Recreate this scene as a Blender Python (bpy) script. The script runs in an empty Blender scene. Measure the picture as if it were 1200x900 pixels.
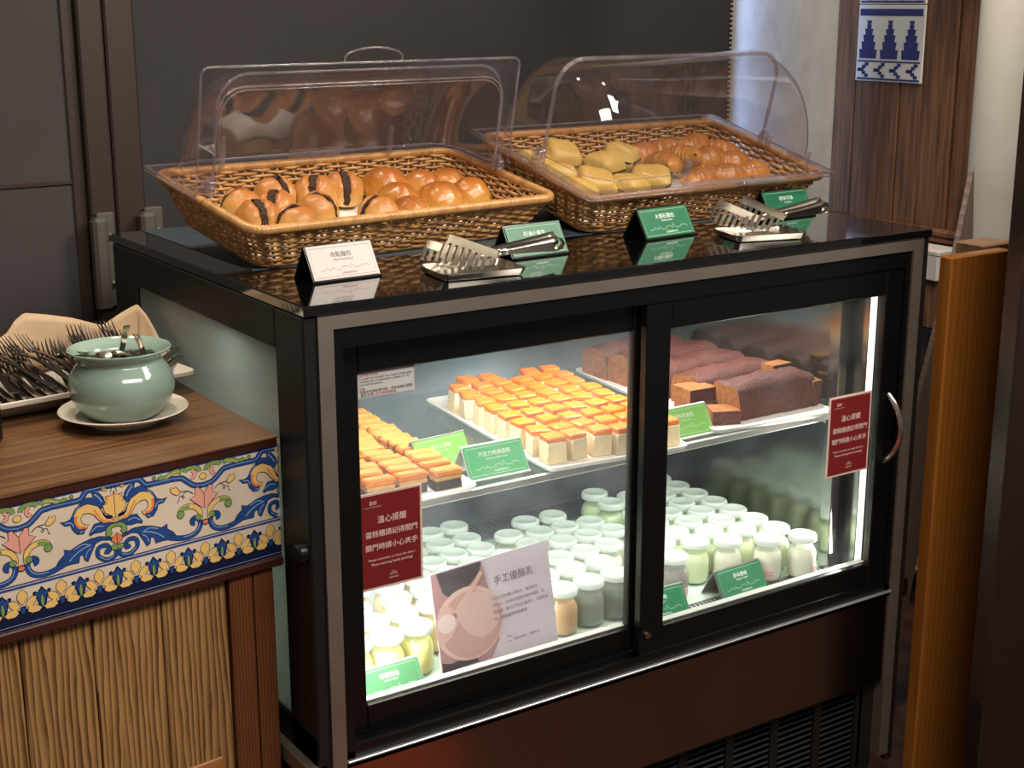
import bpy, math, random
from mathutils import Vector, Matrix, noise as mnoise
random.seed(7)
R = math.radians
C = bpy.context.scene.collection
SC = bpy.context.scene
Z0 = 1.16          # height of the fridge's front opening top above the floor; z below is relative to it

# ------------------------------------------------------------------ camera
cam_d = bpy.data.cameras.new('camera')
cam_d.sensor_width = 36.0
cam_d.lens = 1699.2 / 1200 * 36.0
cam = bpy.data.objects.new('camera', cam_d)
C.objects.link(cam)
CAM = Vector((-0.9006, -1.8010, 0.4459))
CAMR = (R(75.2404), R(0.029), R(-33.8123))
cam.location = CAM + Vector((0, 0, Z0))
cam.rotation_euler = CAMR
cam_d.clip_start = 0.05
SC.camera = cam

# ------------------------------------------------------------------ world, exposure, room lights and added fills
w = bpy.data.worlds.new('world'); SC.world = w
w.use_nodes = True
w.node_tree.nodes['Background'].inputs[0].default_value = (1.0, 0.93, 0.88, 1)
w.node_tree.nodes['Background'].inputs[1].default_value = 0.12
SC.view_settings.view_transform = 'Standard'
SC.view_settings.look = 'None'
SC.view_settings.exposure = 0.0
SC.view_settings.gamma = 1.0
SC.cycles.transparent_max_bounces = 32
SC.cycles.max_bounces = 10
SC.cycles.sample_clamp_indirect = 6.0

def area(name, loc, aim, sx, sy, watts, col, spread=180):
    d = bpy.data.lights.new(name, 'AREA'); d.shape = 'RECTANGLE'; d.size = sx; d.size_y = sy
    d.energy = watts; d.color = col; d.spread = R(spread)
    o = bpy.data.objects.new(name, d); C.objects.link(o)
    o.location = Vector(loc) + Vector((0, 0, Z0))
    o.rotation_euler = (Vector(aim) - Vector(loc)).to_track_quat('-Z', 'Y').to_euler()
    return o
def spot(name, loc, aim, watts, col, ang, blend=.6, rad=.05):
    d = bpy.data.lights.new(name, 'SPOT'); d.energy = watts; d.color = col
    d.spot_size = R(ang); d.spot_blend = blend; d.shadow_soft_size = rad
    o = bpy.data.objects.new(name, d); C.objects.link(o)
    o.location = Vector(loc) + Vector((0, 0, Z0))
    o.rotation_euler = (Vector(aim) - Vector(loc)).to_track_quat('-Z', 'Y').to_euler()
    return o
WARM = (1.0, 0.86, 0.68)
spot('ceiling_or_fill_spot', (-0.05, 0.55, 1.55), (0.22, 0.36, 0.05), 46, WARM, 56)
spot('ceiling_or_fill_spot', (-0.45, 0.75, 1.55), (-0.22, 0.22, -0.15), 42, WARM, 50)
spot('ceiling_or_fill_spot', (1.25, 0.0, 1.55), (0.95, 0.3, 0.05), 22, WARM, 56)
area('ceiling_fill_panel', (0.2, -1.6, 1.6), (0.3, -.4, -.4), 1.8, 0.6, 54, (1.0, 0.92, 0.83))  # broad fill added for the room's general brightness
area('ceiling_fill_panel', (1.6, -0.9, 1.6), (1.6, .2, 0), 0.7, 0.7, 46, (1.0, 0.90, 0.78))  # second fill, for the right-hand side
area('window_daylight', (1.681, 1.035, .3), (1.9, 1.075, .3), .02, 2.0, 1.8, (.30,.50,1.0), 60)
spot('ceiling_or_fill_spot', (1.35, -.1, 1.58), (1.85, 1.0, .25), 34, (1.0,.92,.82), 46)  # fill spot added to brighten the plaster at the back right
spot('ceiling_or_fill_spot', (1.42, .06, 1.6), (1.60, .30, -.5), 70, (1.0,.92,.82), 40)  # fill spot added to lift the grey slat and ledge
spot('ceiling_or_fill_spot', (1.05, .0, 1.6), (1.82, .30, .35), 95, (1.0,.92,.82), 32)  # fill spot added to brighten the white pipe column

# ------------------------------------------------------------------ mesh builder
class MB:
    def __init__(s): s.v = []; s.f = []
    def add(s, vs, fs):
        n = len(s.v); s.v += [tuple(p) for p in vs]; s.f += [tuple(n + i for i in f) for f in fs]
        return s
    def box(s, x0, x1, y0, y1, z0, z1, b=0.0):
        if x0 > x1: x0, x1 = x1, x0
        if y0 > y1: y0, y1 = y1, y0
        if z0 > z1: z0, z1 = z1, z0
        b = min(b, (x1-x0)*.45, (y1-y0)*.45, (z1-z0)*.45)
        if b <= 0:
            vs = [(x, y, z) for x in (x0, x1) for y in (y0, y1) for z in (z0, z1)]
            return s.add(vs, [(0,1,3,2),(4,6,7,5),(0,4,5,1),(2,3,7,6),(0,2,6,4),(1,5,7,3)])
        # chamfered box: 24 verts
        vs = []; idx = {}
        for i, x in enumerate((x0, x1)):
            for j, y in enumerate((y0, y1)):
                for k, z in enumerate((z0, z1)):
                    sx, sy, sz = (1, -1)[i], (1, -1)[j], (1, -1)[k]
                    idx[i,j,k,0] = len(vs); vs.append((x, y+sy*b, z+sz*b))
                    idx[i,j,k,1] = len(vs); vs.append((x+sx*b, y, z+sz*b))
                    idx[i,j,k,2] = len(vs); vs.append((x+sx*b, y+sy*b, z))
        fs = []
        for i in (0,1):
            q = [idx[i,0,0,0], idx[i,1,0,0], idx[i,1,1,0], idx[i,0,1,0]]; fs.append(q if i else q[::-1])
            q = [idx[0,i,0,1], idx[0,i,1,1], idx[1,i,1,1], idx[1,i,0,1]]; fs.append(q if i else q[::-1])
            q = [idx[0,0,i,2], idx[1,0,i,2], idx[1,1,i,2], idx[0,1,i,2]]; fs.append(q if i else q[::-1])
        for i in (0,1):
            for j in (0,1):
                q = [idx[i,j,0,0], idx[i,j,1,0], idx[i,j,1,1], idx[i,j,0,1]]; fs.append(q if (i+j)%2==0 else q[::-1])
                q = [idx[i,0,j,0], idx[i,0,j,2], idx[i,1,j,2], idx[i,1,j,0]]; fs.append(q if (i+j)%2==0 else q[::-1])
                q = [idx[0,i,j,1], idx[1,i,j,1], idx[1,i,j,2], idx[0,i,j,2]]; fs.append(q if (i+j)%2==0 else q[::-1])
                for k in (0,1):
                    q = [idx[i,j,k,0], idx[i,j,k,1], idx[i,j,k,2]]; fs.append(q if (i+j+k)%2==0 else q[::-1])
        return s.add(vs, fs)
    def obox(s, o, ax, ay, az, x0, x1, y0, y1, z0, z1, b=0):
        t = MB().box(x0, x1, y0, y1, z0, z1, b)
        o = Vector(o); ax = Vector(ax); ay = Vector(ay); az = Vector(az)
        return s.add([o + ax*p[0] + ay*p[1] + az*p[2] for p in t.v], t.f)
    def prism(s, poly, z0, z1):
        n = len(poly)
        vs = [(x, y, z0) for x, y in poly] + [(x, y, z1) for x, y in poly]
        return s.add(vs, [tuple(range(n-1,-1,-1)), tuple(range(n, 2*n))] + [(i, (i+1)%n, n+(i+1)%n, n+i) for i in range(n)])
    def tube(s, pts, r, n=8, closed=False, cap=True, squash=1.0):
        pts = [Vector(p) for p in pts]; m = len(pts)
        rr = r if isinstance(r, (list, tuple)) else [r]*m
        base = len(s.v); up = None
        for i, p in enumerate(pts):
            a = pts[(i-1) % m] if (closed or i) else p
            b = pts[(i+1) % m] if (closed or i < m-1) else p
            t = (b - a)
            t = t.normalized() if t.length > 1e-9 else Vector((0,0,1))
            if up is None:
                up = Vector((0,0,1)) if abs(t.z) < .9 else Vector((1,0,0))
            u = (up - t*up.dot(t))
            if u.length < 1e-6: u = t.orthogonal()
            u.normalize(); v = t.cross(u); up = u
            for k in range(n):
                an = 2*math.pi*k/n
                s.v.append(tuple(p + u*(math.cos(an)*rr[i]*squash) + v*(math.sin(an)*rr[i])))
        for i in range(m if closed else m-1):
            j = (i+1) % m
            for k in range(n):
                k2 = (k+1) % n
                s.f.append((base+i*n+k, base+i*n+k2, base+j*n+k2, base+j*n+k))
        if cap and not closed:
            s.f.append(tuple(base+k for k in range(n-1,-1,-1)))
            s.f.append(tuple(base+(m-1)*n+k for k in range(n)))
        return s
    def lathe(s, prof, n=20, c=(0,0,0), jitter=None):
        base = len(s.v)
        for r, z in prof:
            for k in range(n):
                a = 2*math.pi*k/n
                s.v.append((c[0]+r*math.cos(a), c[1]+r*math.sin(a), c[2]+z))
        m = len(prof)
        for i in range(m-1):
            for k in range(n):
                k2 = (k+1)%n
                s.f.append((base+i*n+k, base+i*n+k2, base+(i+1)*n+k2, base+(i+1)*n+k))
        if prof[0][0] > 1e-6: s.f.append(tuple(base+k for k in range(n-1,-1,-1)))
        if prof[-1][0] > 1e-6: s.f.append(tuple(base+(m-1)*n+k for k in range(n)))
        return s
    def grid(s, fn, nu, nv, wrapu=False):
        base = len(s.v)
        for j in range(nv+1):
            for i in range(nu + (0 if wrapu else 1)):
                s.v.append(tuple(fn(i/nu, j/nv)))
        w_ = nu if wrapu else nu+1
        for j in range(nv):
            for i in range(nu):
                i2 = (i+1) % w_
                s.f.append((base+j*w_+i, base+j*w_+i2, base+(j+1)*w_+i2, base+(j+1)*w_+i))
        return s
    def xf(s, M):
        s.v = [tuple(M @ Vector(p)) for p in s.v]; return s
    def join(s, o, M=None):
        return s.add([M @ Vector(p) for p in o.v] if M else o.v, o.f)

def worldorg(o):
    p = Vector((0,0,0))
    while o is not None: p += o.location; o = o.parent
    return p
def obj(name, mb, mat, parent=None, w=False, smooth=35, **props):
    """one mesh object; w: the builder's coordinates are room coordinates with z relative to Z0"""
    me = bpy.data.meshes.new(name)
    vs = mb.v
    if w:
        o = worldorg(parent)
        vs = [(x-o.x, y-o.y, z+Z0-o.z) for x, y, z in vs]
    me.from_pydata(vs, [], mb.f); me.validate(); me.update()
    if smooth:
        me.polygons.foreach_set('use_smooth', [True]*len(me.polygons))
        if smooth < 180: me.set_sharp_from_angle(angle=R(smooth))
    me.materials.append(mat)
    ob = bpy.data.objects.new(name, me); C.objects.link(ob)
    if parent: ob.parent = parent
    for k, v in props.items(): ob[k] = v
    return ob
def thing(name, label, cat, loc=(0,0,0), rot=(0,0,0), group=None):
    o = bpy.data.objects.new(name, None); C.objects.link(o)
    o.empty_display_size = .05
    o.location = (loc[0], loc[1], loc[2]+Z0); o.rotation_euler = rot
    o['label'] = label; o['category'] = cat
    if group: o['group'] = group
    return o
def tag(o, label, cat, group=None):
    o['label'] = label; o['category'] = cat
    if group: o['group'] = group
    return o
def dup(root, loc, rot=None, label=None, group=None, scale=None):
    r = root.copy(); C.objects.link(r)
    r.location = (loc[0], loc[1], loc[2]+Z0)
    if rot: r.rotation_euler = rot
    if scale: r.scale = scale
    if label: r['label'] = label
    if group: r['group'] = group
    for ch in list(root.children):
        c = ch.copy(); C.objects.link(c); c.parent = r
        for g in list(ch.children):
            d = g.copy(); C.objects.link(d); d.parent = c
    return r
ORD = ['first','second','third','fourth','fifth','sixth','seventh','eighth','ninth','tenth','eleventh','twelfth','thirteenth','fourteenth']

# ------------------------------------------------------------------ materials
def _new(name):
    m = bpy.data.materials.new(name); m.use_nodes = True
    nt = m.node_tree
    return m, nt, nt.nodes['Principled BSDF']
def N(nt, t, **kw):
    n = nt.nodes.new(t)
    for k, v in kw.items(): setattr(n, k, v)
    return n
def rgb(*c):
    """sRGB 0-255 to linear"""
    f = lambda v: (v/255/12.92) if v/255 <= .04045 else ((v/255+.055)/1.055)**2.4
    return (f(c[0]), f(c[1]), f(c[2]), 1)
def coords(nt, scale=(1,1,1), kind='Object'):
    tc = N(nt, 'ShaderNodeTexCoord'); mp = N(nt, 'ShaderNodeMapping')
    mp.inputs['Scale'].default_value = scale
    nt.links.new(tc.outputs[kind], mp.inputs['Vector'])
    return mp.outputs['Vector']
def ramp(nt, fac, stops):
    r = N(nt, 'ShaderNodeValToRGB')
    e = r.color_ramp.elements
    while len(e) < len(stops): e.new(0.5)
    for i, (p, c) in enumerate(stops): e[i].position = p; e[i].color = c
    nt.links.new(fac, r.inputs['Fac'])
    return r.outputs['Color']
def bump(nt, b, h, strength, dist=.002):
    bn = N(nt, 'ShaderNodeBump'); bn.inputs['Strength'].default_value = strength; bn.inputs['Distance'].default_value = dist
    nt.links.new(h, bn.inputs['Height']); nt.links.new(bn.outputs['Normal'], b.inputs['Normal'])
def M_(name, col, rough=.5, metal=0, var=None, vscale=30, bmp=None, coat=0, sss=0, spec=None, emit=None):
    m, nt, b = _new(name)
    b.inputs['Base Color'].default_value = col; b.inputs['Roughness'].default_value = rough
    b.inputs['Metallic'].default_value = metal
    if coat: b.inputs['Coat Weight'].default_value = coat; b.inputs['Coat Roughness'].default_value = .08
    if sss: b.inputs['Subsurface Weight'].default_value = sss; b.inputs['Subsurface Radius'].default_value = (.01,.006,.003)
    if spec is not None: b.inputs['Specular IOR Level'].default_value = spec
    if emit: b.inputs['Emission Color'].default_value = emit[0]; b.inputs['Emission Strength'].default_value = emit[1]
    if var is not None or bmp:
        v = coords(nt); nz = N(nt, 'ShaderNodeTexNoise'); nz.inputs['Scale'].default_value = vscale; nz.inputs['Detail'].default_value = 5
        nt.links.new(v, nz.inputs['Vector'])
        if var is not None: nt.links.new(ramp(nt, nz.outputs['Fac'], [(.3, col), (.7, var)]), b.inputs['Base Color'])
        if bmp: bump(nt, b, nz.outputs['Fac'], bmp[0], bmp[1])
    return m
def wood(name, c1, c2, sc=(1,1,1), grain=40, rough=.5, dist=3.0, coat=0, wave=True, bands='X', lo=.35, hi=.65):
    """wood: stretched noise + distorted wave bands running along the axis with the small scale factor"""
    m, nt, b = _new(name)
    v = coords(nt, sc)
    wv = N(nt, 'ShaderNodeTexWave'); wv.bands_direction = bands; wv.wave_profile = 'SAW'
    wv.inputs['Scale'].default_value = grain; wv.inputs['Distortion'].default_value = dist
    wv.inputs['Detail'].default_value = 3; wv.inputs['Detail Scale'].default_value = 1.2
    nt.links.new(v, wv.inputs['Vector'])
    nz = N(nt, 'ShaderNodeTexNoise'); nz.inputs['Scale'].default_value = grain*2; nz.inputs['Detail'].default_value = 6
    nt.links.new(v, nz.inputs['Vector'])
    mx = N(nt, 'ShaderNodeMix'); mx.data_type = 'FLOAT'; mx.inputs[0].default_value = .45 if wave else .95
    nt.links.new(wv.outputs['Fac'], mx.inputs[2]); nt.links.new(nz.outputs['Fac'], mx.inputs[3])
    nt.links.new(ramp(nt, mx.outputs[0], [(lo, c1), (hi, c2)]), b.inputs['Base Color'])
    b.inputs['Roughness'].default_value = rough
    if coat: b.inputs['Coat Weight'].default_value = coat; b.inputs['Coat Roughness'].default_value = .15
    bump(nt, b, mx.outputs[0], .25, .0015)
    return m
def clear(name, tint, ior=1.5, rough=.02, haze=0.0, hazecol=(1,1,1,1)):
    """thin clear sheet: lets light straight through, mirrors by its Fresnel reflectance; haze is scuffed or dewy surface"""
    m, nt, b = _new(name)
    out = nt.nodes['Material Output']
    tr = N(nt, 'ShaderNodeBsdfTransparent'); tr.inputs[0].default_value = tint
    gl = N(nt, 'ShaderNodeBsdfGlossy'); gl.inputs['Roughness'].default_value = rough
    fr = N(nt, 'ShaderNodeFresnel')
    ge = N(nt, 'ShaderNodeNewGeometry'); mi = N(nt, 'ShaderNodeMix'); mi.data_type = 'FLOAT'      # same reflectance from both sides of the sheet
    mi.inputs[2].default_value = ior; mi.inputs[3].default_value = 1/ior
    nt.links.new(ge.outputs['Backfacing'], mi.inputs[0]); nt.links.new(mi.outputs[0], fr.inputs[0])
    mx = N(nt, 'ShaderNodeMixShader')
    nt.links.new(fr.outputs[0], mx.inputs[0]); nt.links.new(tr.outputs[0], mx.inputs[1]); nt.links.new(gl.outputs[0], mx.inputs[2])
    last = mx
    if haze:
        df = N(nt, 'ShaderNodeBsdfDiffuse'); df.inputs[0].default_value = hazecol
        nz = N(nt, 'ShaderNodeTexNoise'); nz.inputs['Scale'].default_value = 14; nz.inputs['Detail'].default_value = 6
        nt.links.new(coords(nt), nz.inputs['Vector'])
        mr = N(nt, 'ShaderNodeMapRange'); mr.inputs[1].default_value = .35; mr.inputs[2].default_value = .75
        mr.inputs[3].default_value = haze*.3; mr.inputs[4].default_value = haze
        nt.links.new(nz.outputs['Fac'], mr.inputs[0])
        m2 = N(nt, 'ShaderNodeMixShader')
        tl = N(nt, 'ShaderNodeBsdfTranslucent'); tl.inputs[0].default_value = hazecol
        m3 = N(nt, 'ShaderNodeMixShader'); m3.inputs[0].default_value = .5
        nt.links.new(df.outputs[0], m3.inputs[1]); nt.links.new(tl.outputs[0], m3.inputs[2])
        nt.links.new(mr.outputs[0], m2.inputs[0]); nt.links.new(mx.outputs[0], m2.inputs[1]); nt.links.new(m3.outputs[0], m2.inputs[2])
        last = m2
    nt.links.new(last.outputs[0], out.inputs['Surface'])
    return m
def translucent(name, col, tcol, fac, rough=.4):
    m, nt, b = _new(name)
    out = nt.nodes['Material Output']
    b.inputs['Base Color'].default_value = col; b.inputs['Roughness'].default_value = rough
    tl = N(nt, 'ShaderNodeBsdfTranslucent'); tl.inputs[0].default_value = tcol
    mx = N(nt, 'ShaderNodeMixShader'); mx.inputs[0].default_value = fac
    nt.links.new(b.outputs[0], mx.inputs[1]); nt.links.new(tl.outputs[0], mx.inputs[2]); nt.links.new(mx.outputs[0], out.inputs['Surface'])
    return m
def emis(name, col, s):
    m, nt, b = _new(name)
    b.inputs['Base Color'].default_value = col; b.inputs['Emission Color'].default_value = col; b.inputs['Emission Strength'].default_value = s
    return m
def zgrad(name, stops, rough=.4, vscale=25, amt=.15, bmp=.3, coat=0, bdist=.003):
    """baked crust: colour by the thing's own height (Generated z), mottled"""
    m, nt, b = _new(name)
    tc = N(nt, 'ShaderNodeTexCoord'); sp = N(nt, 'ShaderNodeSeparateXYZ'); nt.links.new(tc.outputs['Generated'], sp.inputs[0])
    nz = N(nt, 'ShaderNodeTexNoise'); nz.inputs['Scale'].default_value = vscale; nz.inputs['Detail'].default_value = 6
    nt.links.new(tc.outputs['Object'], nz.inputs['Vector'])
    ma = N(nt, 'ShaderNodeMath', operation='MULTIPLY_ADD'); ma.inputs[1].default_value = amt*2; 
    sb = N(nt, 'ShaderNodeMath', operation='SUBTRACT'); sb.inputs[1].default_value = amt
    nt.links.new(nz.outputs['Fac'], ma.inputs[0]); nt.links.new(sp.outputs['Z'], sb.inputs[0]); nt.links.new(sb.outputs[0], ma.inputs[2])
    nt.links.new(ramp(nt, ma.outputs[0], stops), b.inputs['Base Color'])
    b.inputs['Roughness'].default_value = rough
    if coat: b.inputs['Coat Weight'].default_value = coat; b.inputs['Coat Roughness'].default_value = .25
    bump(nt, b, nz.outputs['Fac'], bmp, bdist)
    return m

BLACK = M_('black_paint', rgb(18,15,14), .5, bmp=(.05,.0005), vscale=200)
BLACK2 = M_('black_aluminium', rgb(8,8,8), .33)
GLASSTOP = M_('black_back_painted_glass', rgb(9,9,10), .03, coat=1.0)
INLAY = M_('slate_blue_mat', rgb(72,84,90), .45, var=rgb(64,76,84), vscale=6)
STEEL = M_('brushed_steel', rgb(176,164,152), .48, .9, var=rgb(160,148,136), vscale=8)
BROWNSTEEL = M_('brown_mirror_steel', rgb(168,146,132), .2, 1.0, var=rgb(156,134,122), vscale=4)
CHROME = M_('polished_steel', rgb(206,200,188), .22, 1.0)
ALU = M_('satin_aluminium', rgb(205,208,208), .35, .85)
SEAL = M_('pale_door_seal', rgb(186,184,178), .4)
LINER = M_('fridge_liner', rgb(108,120,130), .32, .55, var=rgb(92,104,114), vscale=5)
MIRROR = M_('steel_end_wall', rgb(150,154,148), .17, 1.0, var=rgb(136,140,134), vscale=8)
FLOORPLATE = M_('pale_green_base_plate', rgb(196,214,202), .2)
PANE = clear('door_glass', (.97,.985,.975,1), 1.42, .01, haze=.065)
PANE2 = clear('door_glass_clearer', (.97,.985,.975,1), 1.42, .01, haze=.022)
SHELFGLASS = clear('shelf_glass', (.84,.93,.90,1), 1.6, .02)
FROST = translucent('misted_side_glass', rgb(120,128,123), (.50,.555,.515,1), .42, .3)
TUBE = emis('led_diffuser', (1.0,.96,.88,1), 5.0)
WHITEMEL = M_('white_melamine', rgb(236,232,226), .25)
# ================================================================== ROOM
FLOORM = wood('floor_boards', rgb(66,42,32), rgb(48,30,24), (1,8,1), 3, .3)
PLASTER = M_('white_plaster', rgb(186,180,170), .8, var=rgb(172,166,156), vscale=9, bmp=(.5,.01))
SCREEN = M_('dark_screen_fabric', rgb(66,61,60), .8, var=rgb(74,69,68), vscale=4, bmp=(.1,.0006))
SHADE = M_('dark_roller_shade', rgb(50,46,46), .8, var=rgb(60,55,55), vscale=3)
FRAMEBR = M_('dark_brown_window_frame', rgb(66,52,45), .4)
GREYMET = M_('grey_latch_metal', rgb(112,106,98), .45, .3)
REDWOOD = wood('red_brown_panelling', rgb(118,80,50), rgb(70,44,28), (1,12,.7), 4, .45, 5, wave=False, bands='Y', lo=.32, hi=.66)
BEADM = M_('shade_edge', rgb(24,22,22), .5)
def struct(name, mb, m, parent=None, **k):
    return obj(name, mb, m, parent, w=True, kind='structure', **k)

struct('floor', MB().box(-3, 3.4, -3.2, 1.6, -Z0-.02, -Z0), FLOORM)
YB = 1.06
XW = 2.073
fl_ = bpy.data.objects['floor']
INL = M_('red_floor_tile', rgb(132,60,36), .3)
for (xa, xb, ya, yb) in ((-.35,.30,-1.35,-.72),(.34,.62,-.95,-.62),(-.1,.5,-.50,-.20)):
    obj('floor_tile', MB().box(xa, xb, ya, yb, -Z0-.01, -Z0+.002), INL, fl_, w=True)
struct('wall_back', MB().box(1.686, XW+.25, YB, YB+.12, -Z0, 1.75), PLASTER)
# windows with pulled screens
w1 = struct('window_1', MB().box(-.004, .046, YB-.03, YB+.03, -Z0, 1.5, .004), FRAMEBR)
obj('screen', MB().box(-2.4, -.004, YB-.006, YB+.0, -Z0, 1.5), SCREEN, w1, w=True)
obj('rib_and_reflection_line', MB().box(-.03, -.006, YB-.012, YB-.007, -Z0, 1.5, .002).box(-2.4, -.03, YB-.011, YB-.0062, .10, .107, .001), FRAMEBR, w1, w=True)  # the crosswise strip imitates a faint line reflected on the screen
w2 = struct('window_2', MB().box(.049, .108, YB-.03, YB+.03, -Z0, 1.5, .004), FRAMEBR)
obj('screen', MB().box(.108, .30, YB-.006, YB, -Z0, 1.5), SCREEN, w2, w=True)
obj('roller_shade', MB().box(.112, 1.67, YB-.016, YB-.008, -Z0, 1.5), SHADE, w2, w=True)
bead = MB()
for k in range(120): bead.box(1.668, 1.678, YB-.018, YB-.008, -.3+k*.012, -.294+k*.012)
obj('shade_edge_beading', bead, BEADM, w2, w=True, smooth=0, kind='stuff')
def latch2(par, x0, x1, zt, zb):
    h = obj('handle', MB().box(x0, x1, YB-.066, YB-.034, zb, zt, .007).box(x0+.014, x1+.020, YB-.044, YB-.030, zb+.004, zt+.008, .003), GREYMET, par, w=True)
    m = MB()
    for z in (zt-.04, zb+.05):
        t = MB().lathe([(.0001,0),(.0065,0),(.0065,.004),(.004,.007),(.0001,.007)], 10)
        t.xf(Matrix.Translation((x1+.009, YB-.044, z)) @ Matrix.Rotation(R(90), 4, 'X'))
        m.join(t)
    sc = obj('screws', m, CHROME, h, w=False)
    sc.location = (0, 0, Z0) if False else (0, 0, 0)
    # same room frame as the handle
    o = worldorg(h)
    for v in sc.data.vertices: v.co = (v.co.x-o.x, v.co.y-o.y, v.co.z+Z0-o.z)
    return h
latch2(w1, -.012, .018, .036, -.150)
latch2(w2, .086, .118, .040, -.140)
# wood panelled right wall
wr = struct('wall_right', MB().box(XW+.02, XW+.14, -.6, YB, -Z0, 1.75), M_('wall_core', rgb(40,26,18), .7))
yy = [(YB-.001, .985), (.983, .83), (.828, .653), (.645, .40), (.398, .16), (.158, -.1), (-.102, -.35)]
for k, (a, b) in enumerate(yy):
    obj('plank', MB().box(XW+(0 if k%2 else .002), XW+.021, b+.001, a-.001, -.125, 1.6, .002), REDWOOD, wr, w=True)
for k, (a, b) in enumerate(yy):
    obj('plank', MB().box(XW+.004, XW+.021, b+.001, a-.001, -Z0+.1, -.36, .002), REDWOOD, wr, w=True)
struct('trim_1', MB().box(XW-.09, XW+.02, -.35, YB-.002, -.36, -.235, .006), REDWOOD)
struct('trim_2', MB().box(XW-.02, XW+.02, -.35, YB-.002, -.136, -.118, .006).box(XW-.012, XW+.02, -.35, YB-.002, -.155, -.136, .005), REDWOOD)
WHITETILE = M_('white_glazed_tile', rgb(206,202,196), .25)
BLUEPRINT = M_('cobalt_tile_print', rgb(28,38,98), .35)
def wall_tile(y0, z0, label, flip=False, h=.195, ww=.225):
    t = obj('tile', MB().box(XW-.006, XW, y0, y0+ww, z0, z0+h, .0015), WHITETILE, wr, w=True)
    p = MB()
    X = XW-.0068
    def q(u0,u1,v0,v1): p.box(X, XW-.0055, y0+ww*(1-u1), y0+ww*(1-u0), z0+h*v0, z0+h*v1)
    q(.03,.97,.86,.95); q(.03,.97,.255,.275); q(.03,.97,.02,.045)
    def tri(c, v0, v1, a, b):
        pts = [(c-a, v0), (c+a, v0), (c+b, v1), (c-b, v1)]
        f = [(X, y0+ww*(1-u), z0+h*v) for u, v in pts]; g = [(XW-.0055, y, z) for _, y, z in f]
        p.add(f+g, [(0,1,2,3),(7,6,5,4),(0,4,5,1),(1,5,6,2),(2,6,7,3),(3,7,4,0)])
    for c in (.18,.5,.82):
        for v0, v1, a, b in ((.30,.42,.125,.135),(.42,.52,.095,.108),(.52,.61,.072,.085),(.61,.69,.050,.062),(.69,.74,.028,.036),(.74,.80,.022,.038)): tri(c, v0, v1, a, b)
    for c in (.13,.38,.62,.87):
        for du, v in ((-.07,.15),(-.03,.15),(.0,.19),(.04,.225),(.0,.11),(.04,.075)):
            q(c+du-.028,c+du+.028,v-.022,v+.022)
    obj('tile_print', p, BLUEPRINT, t, w=True, smooth=0)
wall_tile(.755, .243, '')
wall_tile(.755, .440, '')
wall_tile(.60, -.86, ''); wall_tile(.60, -1.06, '')
# white round pipe column
struct('trim_3', MB().lathe([(.068,-Z0),(.068,1.75)], 32, (1.818,.30,0)), M_('white_pipe_paint', rgb(192,186,176), .5, var=rgb(180,174,164), vscale=7))
# dark post at the right edge
struct('trim_4', MB().box(1.262, 1.80, -.20, -.16, -Z0, 1.4, .004), wood('dark_walnut', rgb(44,28,22), rgb(32,20,16), (12,1,1), 5, .35, bands='X'))

ORANGEW = wood('orange_varnished_wood', rgb(150,92,34), rgb(138,80,28), (8,8,.6), 2.5, .3, 6, coat=.3)
ob = obj('wooden_board', MB().box(1.272, 1.440, -.034, -.004, -Z0, -.016, .003), ORANGEW, w=True)
tag(ob, 'orange varnished wooden board standing upright right of the fridge', 'board')
ob = obj('wood_block', MB().box(1.405, 1.50, .0, .07, -Z0, -.010, .003), wood('pale_block', rgb(150,116,86), rgb(130,98,70), (6,6,1), 6), w=True)
tag(ob, 'pale wooden post end just behind the top of the orange board', 'post')
GREYW = wood('weathered_grey_wood', rgb(150,130,116), rgb(124,106,96), (14,14,1), 5)
sl = MB().prism([(1.676,.10),(1.638,-.09),(1.547,-.423),(1.512,-.85),(1.49,-Z0),(1.515,-Z0),(1.63,-.56),(1.69,-.30),(1.69,-.05)], .255, .268)
sl.v = [(x, z, y) for x, y, z in sl.v]; sl.f = [tuple(reversed(f)) for f in sl.f]
tag(obj('leaning_plank_offcut', sl, GREYW, w=True), 'thin weathered grey board leaning at a slant behind the orange board', 'board')
ob = obj('white_box', MB().box(XW-.10, XW-.012, .58, .76, -.2345, -.157, .004).box(XW-.101, XW-.011, .579, .761, -.170, -.1565, .003), M_('white_card', rgb(176,168,158), .6), w=True)
tag(ob, 'small white box on the wooden ledge behind the fridge', 'box')

# ================================================================== DISPLAY FRIDGE
fr = thing('display_fridge', 'black glass-front refrigerated display case with two sliding doors', 'display case', (.6, .35, -Z0))
P = lambda name, mb, mat, par=fr, **k: obj(name, mb, mat, par, w=True, **k)
ZS = .0377                                              # top of the slab
P('top_slab', MB().box(-.046, 1.246, -.006, .792, .0215, ZS, .002), GLASSTOP)
P('top_rail', MB().box(-.042, 1.240, .001, .786, .010, .0215), BLACK)
P('top_inlay', MB().box(.012, 1.20, .296, .790, ZS, ZS+.0012), INLAY)
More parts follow.
